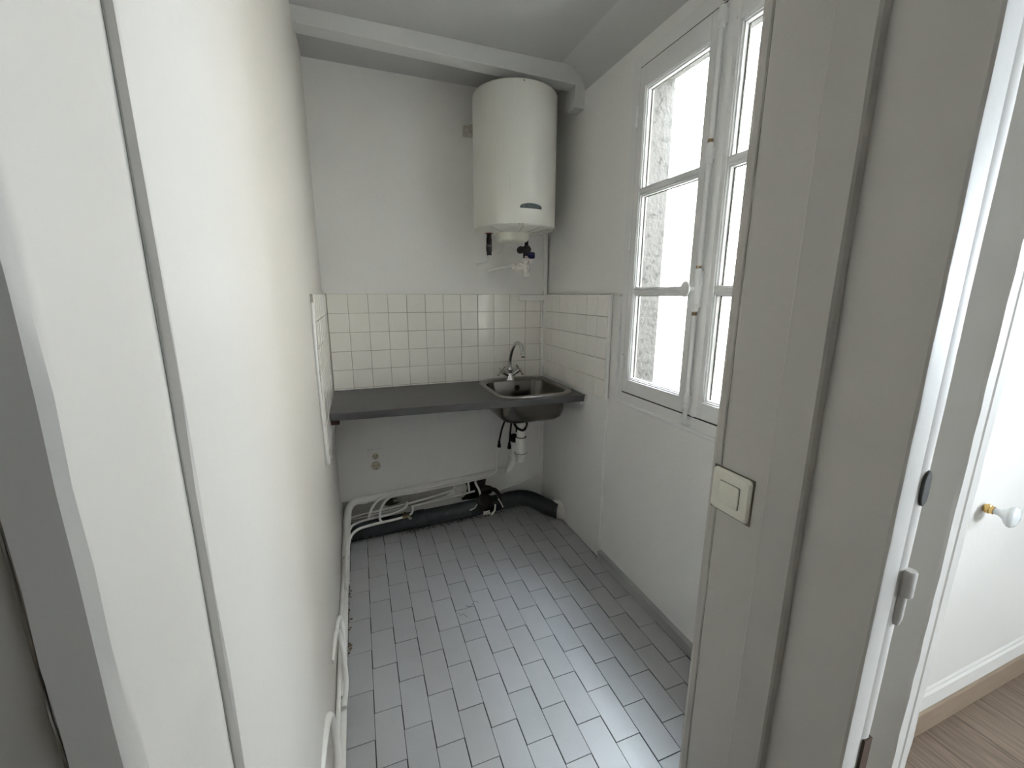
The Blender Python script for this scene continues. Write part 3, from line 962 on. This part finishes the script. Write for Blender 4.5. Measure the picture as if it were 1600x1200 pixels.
# ------------------------------------------------------------------ sink
sk = thing('kitchen_sink', (1.01, -0.28, ZC), 'inset brushed steel sink with rounded corners', 'sink')
z = ZC
rings = [rrect(sx0, sx1, sy0, sy1, 0.115, z + 0.0005), rrect(sx0 + 0.001, sx1 - 0.001, sy0 + 0.001, sy1 - 0.001, 0.115, z + 0.005),
         rrect(sx0 + 0.006, sx1 - 0.006, sy0 + 0.006, sy1 - 0.006, 0.110, z + 0.0075), rrect(sx0 + 0.018, sx1 - 0.018, sy0 + 0.02, sy1 - 0.018, 0.10, z + 0.0065),
         rrect(sx0 + 0.026, sx1 - 0.032, sy0 + 0.038, sy1 - 0.078, 0.078, z + 0.0045), rrect(sx0 + 0.031, sx1 - 0.037, sy0 + 0.043, sy1 - 0.084, 0.073, z + 0.0015),
         rrect(sx0 + 0.034, sx1 - 0.040, sy0 + 0.046, sy1 - 0.087, 0.070, z - 0.006), rrect(sx0 + 0.042, sx1 - 0.048, sy0 + 0.054, sy1 - 0.095, 0.070, z - 0.11),
         rrect(sx0 + 0.050, sx1 - 0.056, sy0 + 0.062, sy1 - 0.103, 0.068, z - 0.136), rrect(sx0 + 0.070, sx1 - 0.076, sy0 + 0.082, sy1 - 0.123, 0.055, z - 0.151),
         rrect(sx0 + 0.10, sx1 - 0.106, sy0 + 0.11, sy1 - 0.15, 0.04, z - 0.156), rrect(0.97, 1.03, -0.31, -0.25, 0.029, z - 0.158)]
inner = [[(x, y, zz) for x, y, zz in r] for r in rings]
# outside skin of the bowl
o2 = [rrect(0.968, 1.032, -0.312, -0.248, 0.031, z - 0.164), rrect(sx0 + 0.10, sx1 - 0.106, sy0 + 0.11, sy1 - 0.15, 0.042, z - 0.1625),
      rrect(sx0 + 0.066, sx1 - 0.072, sy0 + 0.078, sy1 - 0.119, 0.058, z - 0.157), rrect(sx0 + 0.045, sx1 - 0.051, sy0 + 0.057, sy1 - 0.098, 0.07, z - 0.140),
      rrect(sx0 + 0.036, sx1 - 0.042, sy0 + 0.048, sy1 - 0.089, 0.072, z - 0.11), rrect(sx0 + 0.030, sx1 - 0.036, sy0 + 0.042, sy1 - 0.083, 0.072, z - 0.02),
      rrect(sx0 + 0.028, sx1 - 0.034, sy0 + 0.040, sy1 - 0.081, 0.074, z + 0.0001)]
m = MB().loft(inner[5:] + o2[:-1], cap0=False, cap1=False, closed=True)
bas = m.build('basin', STEEL_SHADED, sk, smooth=True, angle=50)
m = MB().loft(inner[:6] + [rrect(sx0 + 0.030, sx1 - 0.036, sy0 + 0.042, sy1 - 0.083, 0.073, z + 0.0002), rrect(sx0 + 0.002, sx1 - 0.002, sy0 + 0.002, sy1 - 0.002, 0.114, z + 0.0002)],
              cap0=False, cap1=False, closed=True)
m.build('rim', STEEL_RIM, sk, smooth=True, angle=50)['label'] = 'rolled steel rim, lighter than the darkened bowl'
m = MB().lathe([(0.018, 0), (0.0165, 0.003), (0.012, 0.003), (0.011, 0.0)], (1.037, sy1 - 0.0905, z - 0.042), (0, -1, 0.08), seg=20)
ov = m.build('overflow_ring', STEEL_SHADED, sk, smooth=True)
m = MB().lathe([(0.0115, 0), (0.0115, 0.0015)], (1.037, sy1 - 0.0905, z - 0.042), (0, -1, 0.08), seg=18).build('overflow_hole', BLACK, ov)
m = MB().lathe([(0.032, 0), (0.030, 0.003), (0.022, 0.002), (0.005, 0.0005)], (1.0, -0.28, z - 0.157), seg=24)
m.build('waste_fitting', CHROME, sk, smooth=True)

# ------------------------------------------------------------------ tap
tx, ty = 1.0, -0.075
tp = thing('kitchen_faucet', (tx, ty, ZC + 0.006), 'chrome swan-neck mixer tap with two cross handles', 'faucet')
zb = ZC + 0.006
m = MB().lathe([(0.027, 0), (0.027, 0.004), (0.023, 0.010), (0.019, 0.022), (0.0165, 0.03), (0.015, 0.038), (0.013, 0.05), (0.017, 0.056), (0.019, 0.064), (0.017, 0.072), (0.012, 0.078)], (tx, ty, zb), seg=28)
m.build('tap_body', CHROME, tp, smooth=True, angle=45)
sp = [(tx, ty, zb + 0.07), (tx, ty - 0.002, zb + 0.12), (tx, ty - 0.02, zb + 0.165), (tx, ty - 0.055, zb + 0.205), (tx, ty - 0.105, zb + 0.236), (tx, ty - 0.155, zb + 0.238), (tx, ty - 0.19, zb + 0.215), (tx, ty - 0.207, zb + 0.190)]
m = MB().tube(sp, 0.0105, seg=16, smooth=6)
spo = m.build('spout', CHROME, tp, smooth=True)
m = MB().lathe([(0.0115, 0), (0.0135, 0.003), (0.0135, 0.024), (0.011, 0.027)], (tx, ty - 0.204, zb + 0.194), (0, -0.38, -0.92), seg=18)
m.build('aerator', CHROME, spo, smooth=True, angle=35)
for s in (-1, 1):
    d = Vector((s * 0.80, -0.10, 0.52)).normalized()
    m = MB().lathe([(0.0105, 0), (0.0105, 0.04), (0.0135, 0.043), (0.0135, 0.05), (0.010, 0.053), (0.010, 0.06)], Vector((tx, ty, zb + 0.022)) + d * 0.008, d, seg=18)
    va = m.build('valve_arm', CHROME, tp, smooth=True, angle=35)
    c = Vector((tx, ty, zb + 0.022)) + d * 0.072
    m = MB().lathe([(0.010, -0.006), (0.011, 0.0), (0.009, 0.007), (0.004, 0.011)], c, d, seg=16)
    u = d.orthogonal().normalized()
    w = d.cross(u)
    for k in range(4):
        a = math.radians(35 + 90 * k)
        e = u * math.cos(a) + w * math.sin(a)
        m.lathe([(0.0055, 0.004), (0.0045, 0.022), (0.0068, 0.030), (0.006, 0.036), (0.002, 0.039)], c, e, seg=10)
    m.build('cross_handle', CHROME, tp, smooth=True, angle=45)
for pts in ([(0.985, -0.085, 0.835), (0.972, -0.09, 0.68), (0.960, -0.10, 0.62), (0.936, -0.105, 0.56), (0.922, -0.105, 0.50), (0.918, -0.105, 0.470)],
            [(1.006, -0.085, 0.835), (1.007, -0.09, 0.68), (1.003, -0.10, 0.62), (0.995, -0.10, 0.55), (0.990, -0.10, 0.49), (0.987, -0.10, 0.450)]):
    hs = MB().tube(pts, 0.0058, seg=10).build('supply_hose', BLACK, tp, smooth=True)
    e = pts[-1]
    m = MB().lathe([(0.007, 0), (0.0085, 0.002), (0.0085, 0.02), (0.0115, 0.022), (0.0115, 0.04), (0.009, 0.042)], (e[0], e[1], e[2] + 0.015), (0, 0, -1), seg=6)
    m.build('hose_nut', BLACK, hs)

# ------------------------------------------------------------------ sink drain
dr = thing('sink_drain', (0.995, -0.275, 0.414), 'white plastic drain spigot ending open below the sink', 'drain pipe')
dx, dy = 0.992, -0.28
m = MB().lathe([(0.031, 0.688), (0.031, 0.672), (0.026, 0.67), (0.026, 0.648), (0.0285, 0.646), (0.0285, 0.63), (0.025, 0.628), (0.025, 0.562), (0.030, 0.560), (0.030, 0.528), (0.0315, 0.522), (0.0345, 0.505), (0.0345, 0.468),
                (0.0365, 0.466), (0.0365, 0.462), (0.0335, 0.46), (0.0335, 0.442), (0.0285, 0.438), (0.0285, 0.412), (0.024, 0.411), (0.024, 0.43)], (dx, dy, 0), seg=28)
m.build('drain_tube', PVC, dr, smooth=True, angle=25)
m = MB()
for zz, r in ((0.561, 0.031), (0.465, 0.037), (0.671, 0.032)):
    m.lathe([(r, -0.0015), (r + 0.0015, 0), (r, 0.0015)], (dx, dy, zz), seg=28)
m.build('seal_ring', BLACK, dr, smooth=True)
m = MB()
m.tube([(dx - 0.055, dy + 0.02, 0.676), (dx - 0.045, dy + 0.005, 0.655), (dx - 0.028, dy - 0.012, 0.622), (dx, dy - 0.03, 0.610), (dx + 0.024, dy - 0.016, 0.622), (dx + 0.045, dy + 0.01, 0.66), (dx + 0.055, dy + 0.02, 0.69)], 0.0075, seg=8)
m.tube([(dx - 0.03, dy - 0.008, 0.62), (dx - 0.031, dy - 0.006, 0.596)], 0.004, smooth=1)
m.tube([(dx + 0.027, dy + 0.0, 0.615), (dx, dy + 0.028, 0.612), (dx - 0.027, dy, 0.615)], 0.006, smooth=4)
m.build('overflow_hose', BLACK, dr, smooth=True)

# ------------------------------------------------------------------ battered pipework along the floor
wp = MB().tube([(0.004, -0.36, 0.05), (0.008, -0.20, 0.075), (0.014, -0.085, 0.115), (0.026, -0.045, 0.165), (0.06, -0.036, 0.197), (0.12, -0.034, 0.199), (0.40, -0.034, 0.215), (0.80, -0.034, 0.238), (0.97, -0.034, 0.247),
                (1.018, -0.036, 0.268), (1.038, -0.04, 0.315), (1.041, -0.042, 0.40), (1.037, -0.05, 0.468)], 0.0205, seg=16, smooth=4)
wpo = tag(wp.build('waste_pipe', PAINTED_PIPE, smooth=True), 'thick white waste pipe along the back wall, behind the thin ones', 'pipe')
m = MB().lathe([(0.023, 0), (0.023, 0.03)], (0.10, -0.034, 0.1985), (1, 0, 0.03), seg=18).lathe([(0.023, 0), (0.023, 0.028)], (1.04, -0.041, 0.34), (0, 0, 1), seg=18)
m.build('pipe_socket', PAINTED_PIPE, wpo, smooth=True, angle=35)
m = MB().lathe([(0.012, 0.0), (0.026, 0.002), (0.029, 0.01), (0.029, 0.03), (0.024, 0.034)], (1.037, -0.05, 0.458), (-0.05, -0.45, 0.9), seg=20)
m.build('open_end', mat('dark_seal', (0.03, 0.028, 0.024), 0.7), wpo, smooth=True, angle=40)['label'] = 'dark open rubber end'

GP = 'thin white painted copper pipes along the back wall'
pa = MB().tube([(0.917, -0.10, 0.445), (0.916, -0.085, 0.40), (0.913, -0.075, 0.31), (0.903, -0.07, 0.268), (0.865, -0.068, 0.252), (0.80, -0.068, 0.248), (0.52, -0.066, 0.236), (0.33, -0.066, 0.228), (0.265, -0.068, 0.225), (0.221, -0.072, 0.217), (0.173, -0.086, 0.196), (0.142, -0.102, 0.158), (0.128, -0.117, 0.125), (0.125, -0.12, 0.117)], 0.0072)
tag(pa.build('copper_pipe', PAINTED_PIPE, smooth=True), 'thin white pipe from the left tap hose, highest of the bundle on the back wall', 'pipe', GP)
pb = MB().tube([(0.985, -0.098, 0.42), (0.984, -0.08, 0.37), (0.981, -0.06, 0.285), (0.968, -0.056, 0.25), (0.93, -0.056, 0.239), (0.76, -0.058, 0.228), (0.52, -0.062, 0.216), (0.38, -0.068, 0.212), (0.31, -0.074, 0.218), (0.268, -0.082, 0.219), (0.226, -0.101, 0.203), (0.196, -0.126, 0.166), (0.188, -0.148, 0.126), (0.196, -0.157, 0.110), (0.206, -0.159, 0.107)], 0.0072)
tag(pb.build('copper_pipe', PAINTED_PIPE, smooth=True), 'thin white pipe from the right tap hose, bending down just left of the bronze valve', 'pipe', GP)
h1 = MB().tube([(0.011, -0.62, 0.066), (0.010, -0.40, 0.072), (0.013, -0.24, 0.082), (0.026, -0.15, 0.093), (0.055, -0.122, 0.105), (0.125, -0.12, 0.117), (0.212, -0.118, 0.122), (0.29, -0.114, 0.131), (0.325, -0.105, 0.138), (0.343, -0.088, 0.146), (0.349, -0.06, 0.150), (0.35, -0.045, 0.142)], 0.0075)
tag(h1.build('copper_pipe', PAINTED_PIPE, smooth=True), 'thin white pipe turning the left floor corner above the lowest one', 'pipe', GP)
h3 = MB().tube([(0.005, -0.025, 0.095), (0.05, -0.028, 0.10), (0.13, -0.030, 0.109), (0.25, -0.032, 0.119), (0.37, -0.034, 0.131), (0.52, -0.034, 0.151), (0.63, -0.030, 0.170), (0.668, -0.008, 0.182)], 0.0065)
tag(h3.build('copper_pipe', PAINTED_PIPE, smooth=True), 'thin white pipe ending in the plaster lump at the middle of the wall', 'pipe', GP)
h4 = MB().tube([(0.005, -0.024, 0.078), (0.08, -0.028, 0.084), (0.22, -0.030, 0.098), (0.32, -0.032, 0.108), (0.344, -0.045, 0.12)], 0.0055)
tag(h4.build('copper_pipe', PAINTED_PIPE, smooth=True), 'short thin white pipe lowest against the wall by the left corner', 'pipe', GP)
h2 = MB().tube([(0.017, -0.55, 0.036), (0.017, -0.38, 0.045), (0.020, -0.26, 0.064), (0.034, -0.195, 0.080), (0.072, -0.167, 0.095), (0.12, -0.162, 0.101), (0.174, -0.16, 0.105), (0.25, -0.157, 0.108), (0.316, -0.155, 0.113)], 0.0075)
tag(h2.build('copper_pipe', PAINTED_PIPE, smooth=True), 'lowest thin white pipe turning the left floor corner to the bronze valve', 'pipe', GP)
h5 = MB().tube([(0.352, -0.15, 0.118), (0.367, -0.138, 0.121), (0.376, -0.11, 0.128), (0.378, -0.075, 0.125), (0.385, -0.05, 0.115), (0.443, -0.039, 0.113), (0.603, -0.034, 0.124), (0.777, -0.034, 0.141)], 0.0065)
tag(h5.build('copper_pipe', PAINTED_PIPE, smooth=True), 'thin white pipe from the bronze valve up to the wall cavity', 'pipe', GP)
h6 = MB().tube([(0.90, -0.016, 0.098), (1.0, -0.015, 0.119), (1.08, -0.015, 0.136), (1.18, -0.014, 0.156), (1.235, -0.014, 0.166), (1.243, -0.014, 0.168)], 0.0065)
tag(h6.build('copper_pipe', PAINTED_PIPE, smooth=True), 'thin white pipe climbing right to the corner trunking', 'pipe', GP)
h7 = MB().tube([(0.728, -0.06, 0.228), (0.729, -0.06, 0.215), (0.735, -0.05, 0.175), (0.738, -0.042, 0.148)], 0.0065)
tag(h7.build('copper_pipe', PAINTED_PIPE, smooth=True), 'short upright white pipe in front of the left of the wall cavity', 'pipe', GP)
h8 = MB().tube([(0.772, -0.062, 0.225), (0.778, -0.068, 0.20), (0.793, -0.078, 0.165), (0.798, -0.085, 0.13), (0.796, -0.09, 0.092), (0.796, -0.092, 0.07)], 0.0075)
tag(h8.build('copper_pipe', PAINTED_PIPE, smooth=True), 'bent white pipe dropping into the grimy drain branch', 'pipe', GP)
# bronze valve
bv = thing('stop_valve', (0.335, -0.155, 0.11), 'small bronze stop valve on the lowest white pipe', 'valve')
m = MB().lathe([(0.009, 0), (0.012, 0.001), (0.012, 0.014), (0.009, 0.016), (0.009, 0.024), (0.012, 0.026), (0.012, 0.04), (0.008, 0.042)], (0.312, -0.155, 0.113), (1, 0.05, 0.08), seg=8)
m.build('valve_body', BRONZE, bv)
m = MB().lathe([(0.006, 0), (0.006, 0.02), (0.011, 0.021), (0.011, 0.028)], (0.333, -0.156, 0.115), (-0.3, -0.3, 0.9), seg=10)
m.build('valve_stem', BRONZE, bv)
m = MB().lathe([(0.006, 0), (0.008, 0.004), (0.008, 0.018), (0.006, 0.022)], (0.345, -0.160, 0.110), (0.6, -0.8, -0.1), seg=12)
m.build('plug', mat('dull_nickel', (0.45, 0.42, 0.38), 0.35, metal=0.9), bv, smooth=True)

# black drain pipe along the floor and into the right wall
dp = thing('drain_pipe', (0.6, -0.09, 0.06), 'dirty black drain pipe lying along the foot of the back wall', 'pipe')
m = MB().tube([(0.022, -0.112, 0.053), (0.3, -0.106, 0.054), (0.6, -0.098, 0.056), (0.95, -0.086, 0.064), (1.03, -0.085, 0.069), (1.08, -0.094, 0.070), (1.12, -0.122, 0.068), (1.15, -0.165, 0.065), (1.175, -0.215, 0.061), (1.20, -0.255, 0.058), (1.24, -0.30, 0.055)], 0.05, seg=28, smooth=4)
m.build('pipe_run', CASTIRON, dp, smooth=True)
m = MB()
m.lathe([(0.051, 0), (0.0535, 0.002), (0.0535, 0.05), (0.051, 0.052)], (0.395, -0.104, 0.0545), (1, 0.025, 0.004), seg=30)
m.lathe([(0.051, 0), (0.0530, 0.002), (0.0530, 0.05), (0.051, 0.052)], (0.965, -0.086, 0.0645), (1, 0.0, 0.07), seg=30)
m.build('pipe_socket', CASTIRON, dp, smooth=True, angle=35)
m = MB()
m.lathe([(0.052, -0.01), (0.054, 0.0), (0.052, 0.03), (0.03, 0.032)], (0.815, -0.105, 0.085), (0.05, -0.55, 0.85), seg=20)
m.lathe([(0.043, 0.0), (0.047, 0.003), (0.045, 0.012), (0.036, 0.012), (0.034, 0.0)], (0.815, -0.122, 0.109), (0.05, -0.55, 0.85), seg=22)
m.tube([(0.79, -0.045, 0.135), (0.85, -0.055, 0.152), (0.90, -0.075, 0.145), (0.918, -0.10, 0.115), (0.915, -0.125, 0.08)], 0.014, seg=10)
m.build('grimy_branch', DIRT, dp, smooth=True, angle=40)['label'] = 'grimy broken branch joint'
m = MB()
m.prism([(0.80, -0.15), (0.84, -0.152), (0.845, -0.140), (0.80, -0.14)], 0.03, 0.05, 2, 0.004)
m.tube([(0.90, -0.135, 0.115), (0.917, -0.15, 0.085), (0.925, -0.155, 0.062)], 0.004, smooth=2)
m.tube([(0.875, -0.155, 0.09), (0.868, -0.162, 0.055), (0.845, -0.165, 0.03)], 0.005, smooth=3)
m.tube([(0.765, -0.13, 0.10), (0.745, -0.14, 0.082), (0.715, -0.145, 0.075)], 0.003, smooth=3)
m.build('plaster_shard', PLASTER, dp)
m = MB()
rings = []
for x, r0 in ((1.2605, 0.058), (1.252, 0.062), (1.236, 0.060), (1.222, 0.054)):
    rings.append([(x - random.uniform(0, 0.004), -0.30 + (1.2605 - x) * 0.9 + (r0 + random.uniform(-0.004, 0.004)) * math.cos(a), max(0.003, 0.055 + (r0 + random.uniform(-0.004, 0.004)) * math.sin(a))) for a in [2 * math.pi * k / 24 for k in range(24)]])
m.loft(rings)
m.build('plaster_collar', mat('white_filler', (0.66, 0.65, 0.62), 0.9, mott=0.1, mscale=30, bump=0.8, bscale=60), dp, smooth=True)['label'] = 'lumpy white plaster collar at the right wall'
# spots of paint on the pipe, brown deposit under it
m = MB()
for i in range(14):
    x = 0.03 + random.random() * 0.12
    a = math.radians(random.uniform(170, 260) - 270)
    c = Vector((x, -0.111 - 0.049 * math.cos(a), 0.053 + 0.049 * math.sin(a)))
    m.lathe([(0.003, -0.001), (0.002, 0.002)], c, (0, -math.cos(a), math.sin(a)), seg=7)
m.lathe([(0.006, -0.001), (0.004, 0.002)], (1.165, -0.228, 0.083), (-0.7, -0.5, 0.5), seg=10)
m.build('paint_drops', PAINT, dp)
m = MB()
for i in range(130):
    x = 0.30 + random.random() * 0.65
    m.lathe([(random.uniform(0.002, 0.006), 0), (0.001, random.uniform(0.001, 0.003))], (x, -0.150 + 0.055 * x + random.uniform(-0.02, 0.015), 0.0), seg=6)
tag(m.build('dirt', mat('brown_crumbs', (0.12, 0.085, 0.05), 0.95)), 'brown grime along the floor under the black drain pipe', 'dirt', kind='stuff')

# broken cavity in the back wall with rough plaster
m = MB()
cav = [(0.742, 0.215), (0.80, 0.222), (0.858, 0.232), (0.862, 0.19), (0.855, 0.155), (0.90, 0.14), (0.90, 0.09), (0.78, 0.07), (0.70, 0.075), (0.69, 0.12), (0.66, 0.15), (0.655, 0.20), (0.69, 0.215)]
m.loft([[(x, -0.0015, z) for x, z in cav], [(x, 0.001, z) for x, z in cav]])
tag(m.build('wall_cavity', DIRT), 'ragged dark hole knocked in the back wall above the drain pipe', 'hole')
m = MB()
rings = []
for s, d in ((1.0, 0.0), (0.93, 0.014), (0.72, 0.028), (0.35, 0.036), (0.05, 0.038)):
    rings.append([(0.692 + (0.042 + 0.006 * math.sin(3 * a)) * s * math.cos(a) + random.uniform(-0.004, 0.004), -0.001 - d + random.uniform(-0.004, 0.004) * (d > 0),
                   0.150 + (0.060 + 0.008 * math.sin(2 * a + 1)) * s * math.sin(a) + random.uniform(-0.004, 0.004)) for a in [2 * math.pi * k / 22 for k in range(22)]])
m.loft(rings)
tag(m.build('plaster_lump', PLASTER, smooth=True, angle=20), 'rough white plaster lump on the back wall beside the dark hole', 'plaster')
m = MB()
cav = [(0.222, 0.126), (0.236, 0.148), (0.25, 0.156), (0.262, 0.170), (0.268, 0.165), (0.30, 0.163), (0.325, 0.150), (0.318, 0.134), (0.285, 0.122), (0.25, 0.118)]
m.loft([[(x, -0.0015, z) for x, z in cav], [(x, 0.001, z) for x, z in cav]])
tag(m.build('wall_cavity', DIRT), 'small dark hole in the back wall behind the white pipes', 'hole')
m = MB()
pt = [(-0.010, 0.055), (-0.010, 0.190), (0.08, 0.183), (0.20, 0.186), (0.42, 0.200), (0.60, 0.208), (0.648, 0.20), (0.645, 0.16), (0.60, 0.125), (0.30, 0.085)]
m.loft([[(x, -0.0008, z) for x, z in pt], [(x, 0.001, z) for x, z in pt]])
tag(m.build('plaster_patch', mat('dirty_grey_plaster', (0.40, 0.39, 0.37), 0.9, mott=0.2, mscale=14, bump=0.5, bscale=40)), 'dirty unpainted grey strip of the back wall behind the thin pipes', 'plaster')
m = MB().prism([(0.276, -0.003), (0.324, -0.003), (0.324, 0.001), (0.276, 0.001)], 0.138, 0.160, 3, 0.003)
tag(m.build('plaster_lump', mat('grey_patch', (0.33, 0.32, 0.30), 0.9, mott=0.1, mscale=20)), 'grey plaster patch by the small dark hole', 'plaster')

# ------------------------------------------------------------------ pipes along the left wall foot
lp1 = MB().tube([(0.004, -0.34, 0.052), (0.003, -0.6, 0.035), (0.003, -1.2, 0.032), (0.002, -1.97, 0.032)], 0.0155, seg=14, smooth=3)
tag(lp1.build('skirting_pipe', PAINTED_PIPE, smooth=True), 'thick white pipe running forward along the foot of the left wall', 'pipe')
lp2 = MB().tube([(0.010, -0.49, 0.052), (-0.004, -0.62, 0.066), (-0.005, -1.2, 0.064), (-0.006, -1.97, 0.064)], 0.0075, seg=10, smooth=3)
tag(lp2.build('skirting_pipe', PAINTED_PIPE, smooth=True), 'thin white pipe lying on the thick one along the left wall', 'pipe')
GL = 'hooked pipe ends on the left wall'
l1 = MB().tube([(0.006, -1.16, 0.055), (0.009, -1.05, 0.062), (0.011, -0.97, 0.07), (0.007, -0.90, 0.095), (0.0, -0.875, 0.125), (-0.006, -0.90, 0.148), (-0.012, -0.98, 0.16), (-0.02, -1.08, 0.165)], 0.0085, seg=12)
tag(l1.build('hooked_pipe', PAINTED_PIPE, smooth=True), 'white hooked pipe end on the left wall, farthest of the three', 'pipe', GL)
l2 = MB().tube([(0.012, -1.20, 0.055), (0.017, -1.11, 0.062), (0.012, -1.04, 0.09), (0.002, -0.985, 0.135), (-0.006, -0.985, 0.165), (-0.011, -1.04, 0.185), (-0.018, -1.15, 0.195)], 0.009, seg=12)
tag(l2.build('hooked_pipe', PAINTED_PIPE, smooth=True), 'white hooked pipe end on the left wall, middle of the three', 'pipe', GL)
l3 = MB().tube([(0.004, -1.75, 0.075), (0.006, -1.58, 0.085), (0.007, -1.45, 0.11), (0.002, -1.385, 0.17), (-0.006, -1.375, 0.225), (-0.010, -1.41, 0.26), (-0.015, -1.50, 0.28), (-0.02, -1.65, 0.285)], 0.0105, seg=12)
tag(l3.build('hooked_pipe', PAINTED_PIPE, smooth=True), 'white hooked pipe end on the left wall, nearest of the three', 'pipe', GL)

# ------------------------------------------------------------------ power socket and light switch
so = thing('power_socket', (0.19, 0.0, 0.415), 'white double wall socket plate with two round beige outlets', 'socket')
m = MB().box(0.149, 0.232, -0.006, 0.001, 0.343, 0.491)
m.build('plate', PAINT, so, bevel=0.0025)
for zz, r in ((0.4475, 0.0185), (0.389, 0.0265)):
    m = MB().lathe([(r, 0), (r, 0.008), (r - 0.003, 0.010), (r - 0.005, 0.008), (0.002, 0.0075)], (0.191, -0.005, zz), (0, -1, 0), seg=28)
    oo = m.build('outlet', OUTLET, so, smooth=True, angle=35)
    m = MB()
    k = r / 0.0265
    for ax, az in ((-0.011 * k, 0.004), (0.011 * k, 0.004), (0.0, -0.012 * k)):
        m.lathe([(0.0032, 0.0), (0.0032, 0.0014)], (0.191 + ax, -0.0128, zz + az), (0, -1, 0), seg=10)
    m.build('pin_hole', BLACK, oo)
sw = thing('light_switch', (0.80, -1.871, 0.994), 'square cream light switch with a single rocker beside the doorway', 'light switch')
m = MB()
rings = []
for ins, d in ((0.0, 0.0), (0.0, 0.005), (0.003, 0.009), (0.008, 0.0105), (0.018, 0.0108)):
    r = rrect(-0.0435 + ins, 0.0435 - ins, -0.0435 + ins, 0.0435 - ins, max(0.008 - ins * 0.3, 0.002), 0, 4)
    rings.append([(0.80 - d, -1.8715 + a, 0.9935 + bq) for a, bq, _ in r])
m.loft(rings)
m.build('plate', SWITCHP, sw, smooth=True, angle=35)
MB().box(0.7975, 0.8005, -1.917, -1.826, 0.947, 1.039).build('plate_shadow', mat('plate_shadow_line', (0.16, 0.14, 0.11), 0.9), sw)  # brown rim painting in the shadow gap round the switch plate
m = MB()
r = rrect(-0.023, 0.023, -0.023, 0.023, 0.003, 0, 3)
m.loft([[(0.7905, -1.8735 + a, 0.9935 + bq) for a, bq, _ in r], [(0.7887, -1.8735 + a, 0.9935 + bq) for a, bq, _ in r]])
m.build('rocker_gap', CRACK, sw)
m = MB()
rings = []
for ins, d in ((0.0, 0.008), (0.0, 0.0125), (0.0012, 0.0135)):
    r = rrect(-0.0222 + ins, 0.0222 - ins, -0.0222 + ins, 0.0222 - ins, 0.003, 0, 3)
    rings.append([(0.80 - d - 0.022 * 0.03 + (a * 0.04), -1.8735 + a, 0.9935 + bq) for a, bq, _ in r])
m.loft(rings)
m.build('rocker', SWITCHP, sw, smooth=True, angle=35)


# every separate piece of these parts is a part of its own
def split_pieces(o):
    bm = bmesh.new()
    bm.from_mesh(o.data)
    seen, groups = set(), []
    for v in bm.verts:
        if v in seen:
            continue
        stack, isl = [v], []
        seen.add(v)
        while stack:
            a = stack.pop()
            isl.append(a.index)
            for e in a.link_edges:
                w = e.other_vert(a)
                if w not in seen:
                    seen.add(w)
                    stack.append(w)
        groups.append(set(isl))
    bm.free()
    if len(groups) < 2:
        return
    src = o.data
    for k, g in enumerate(groups):
        nb = bmesh.new()
        nb.from_mesh(src)
        nb.verts.ensure_lookup_table()
        bmesh.ops.delete(nb, geom=[v for v in nb.verts if v.index not in g], context='VERTS')
        me = src.copy()
        nb.to_mesh(me)
        nb.free()
        if k == 0:
            first = me
        else:
            c = o.copy()
            c.data = me
            COL.objects.link(c)
    o.data = first


for nm in ('pipe_socket', 'cap_seam', 'rivet', 'seal_ring', 'pin_hole', 'bare_metal', 'tile_crack'):
    for o in [o for o in scene.objects if o.type == 'MESH' and o.name.split('.')[0] == nm]:
        split_pieces(o)
for o in scene.objects:
    if o.name.split('.')[0] in ('paint_drops', 'plaster_shard'):
        o['kind'] = 'stuff'
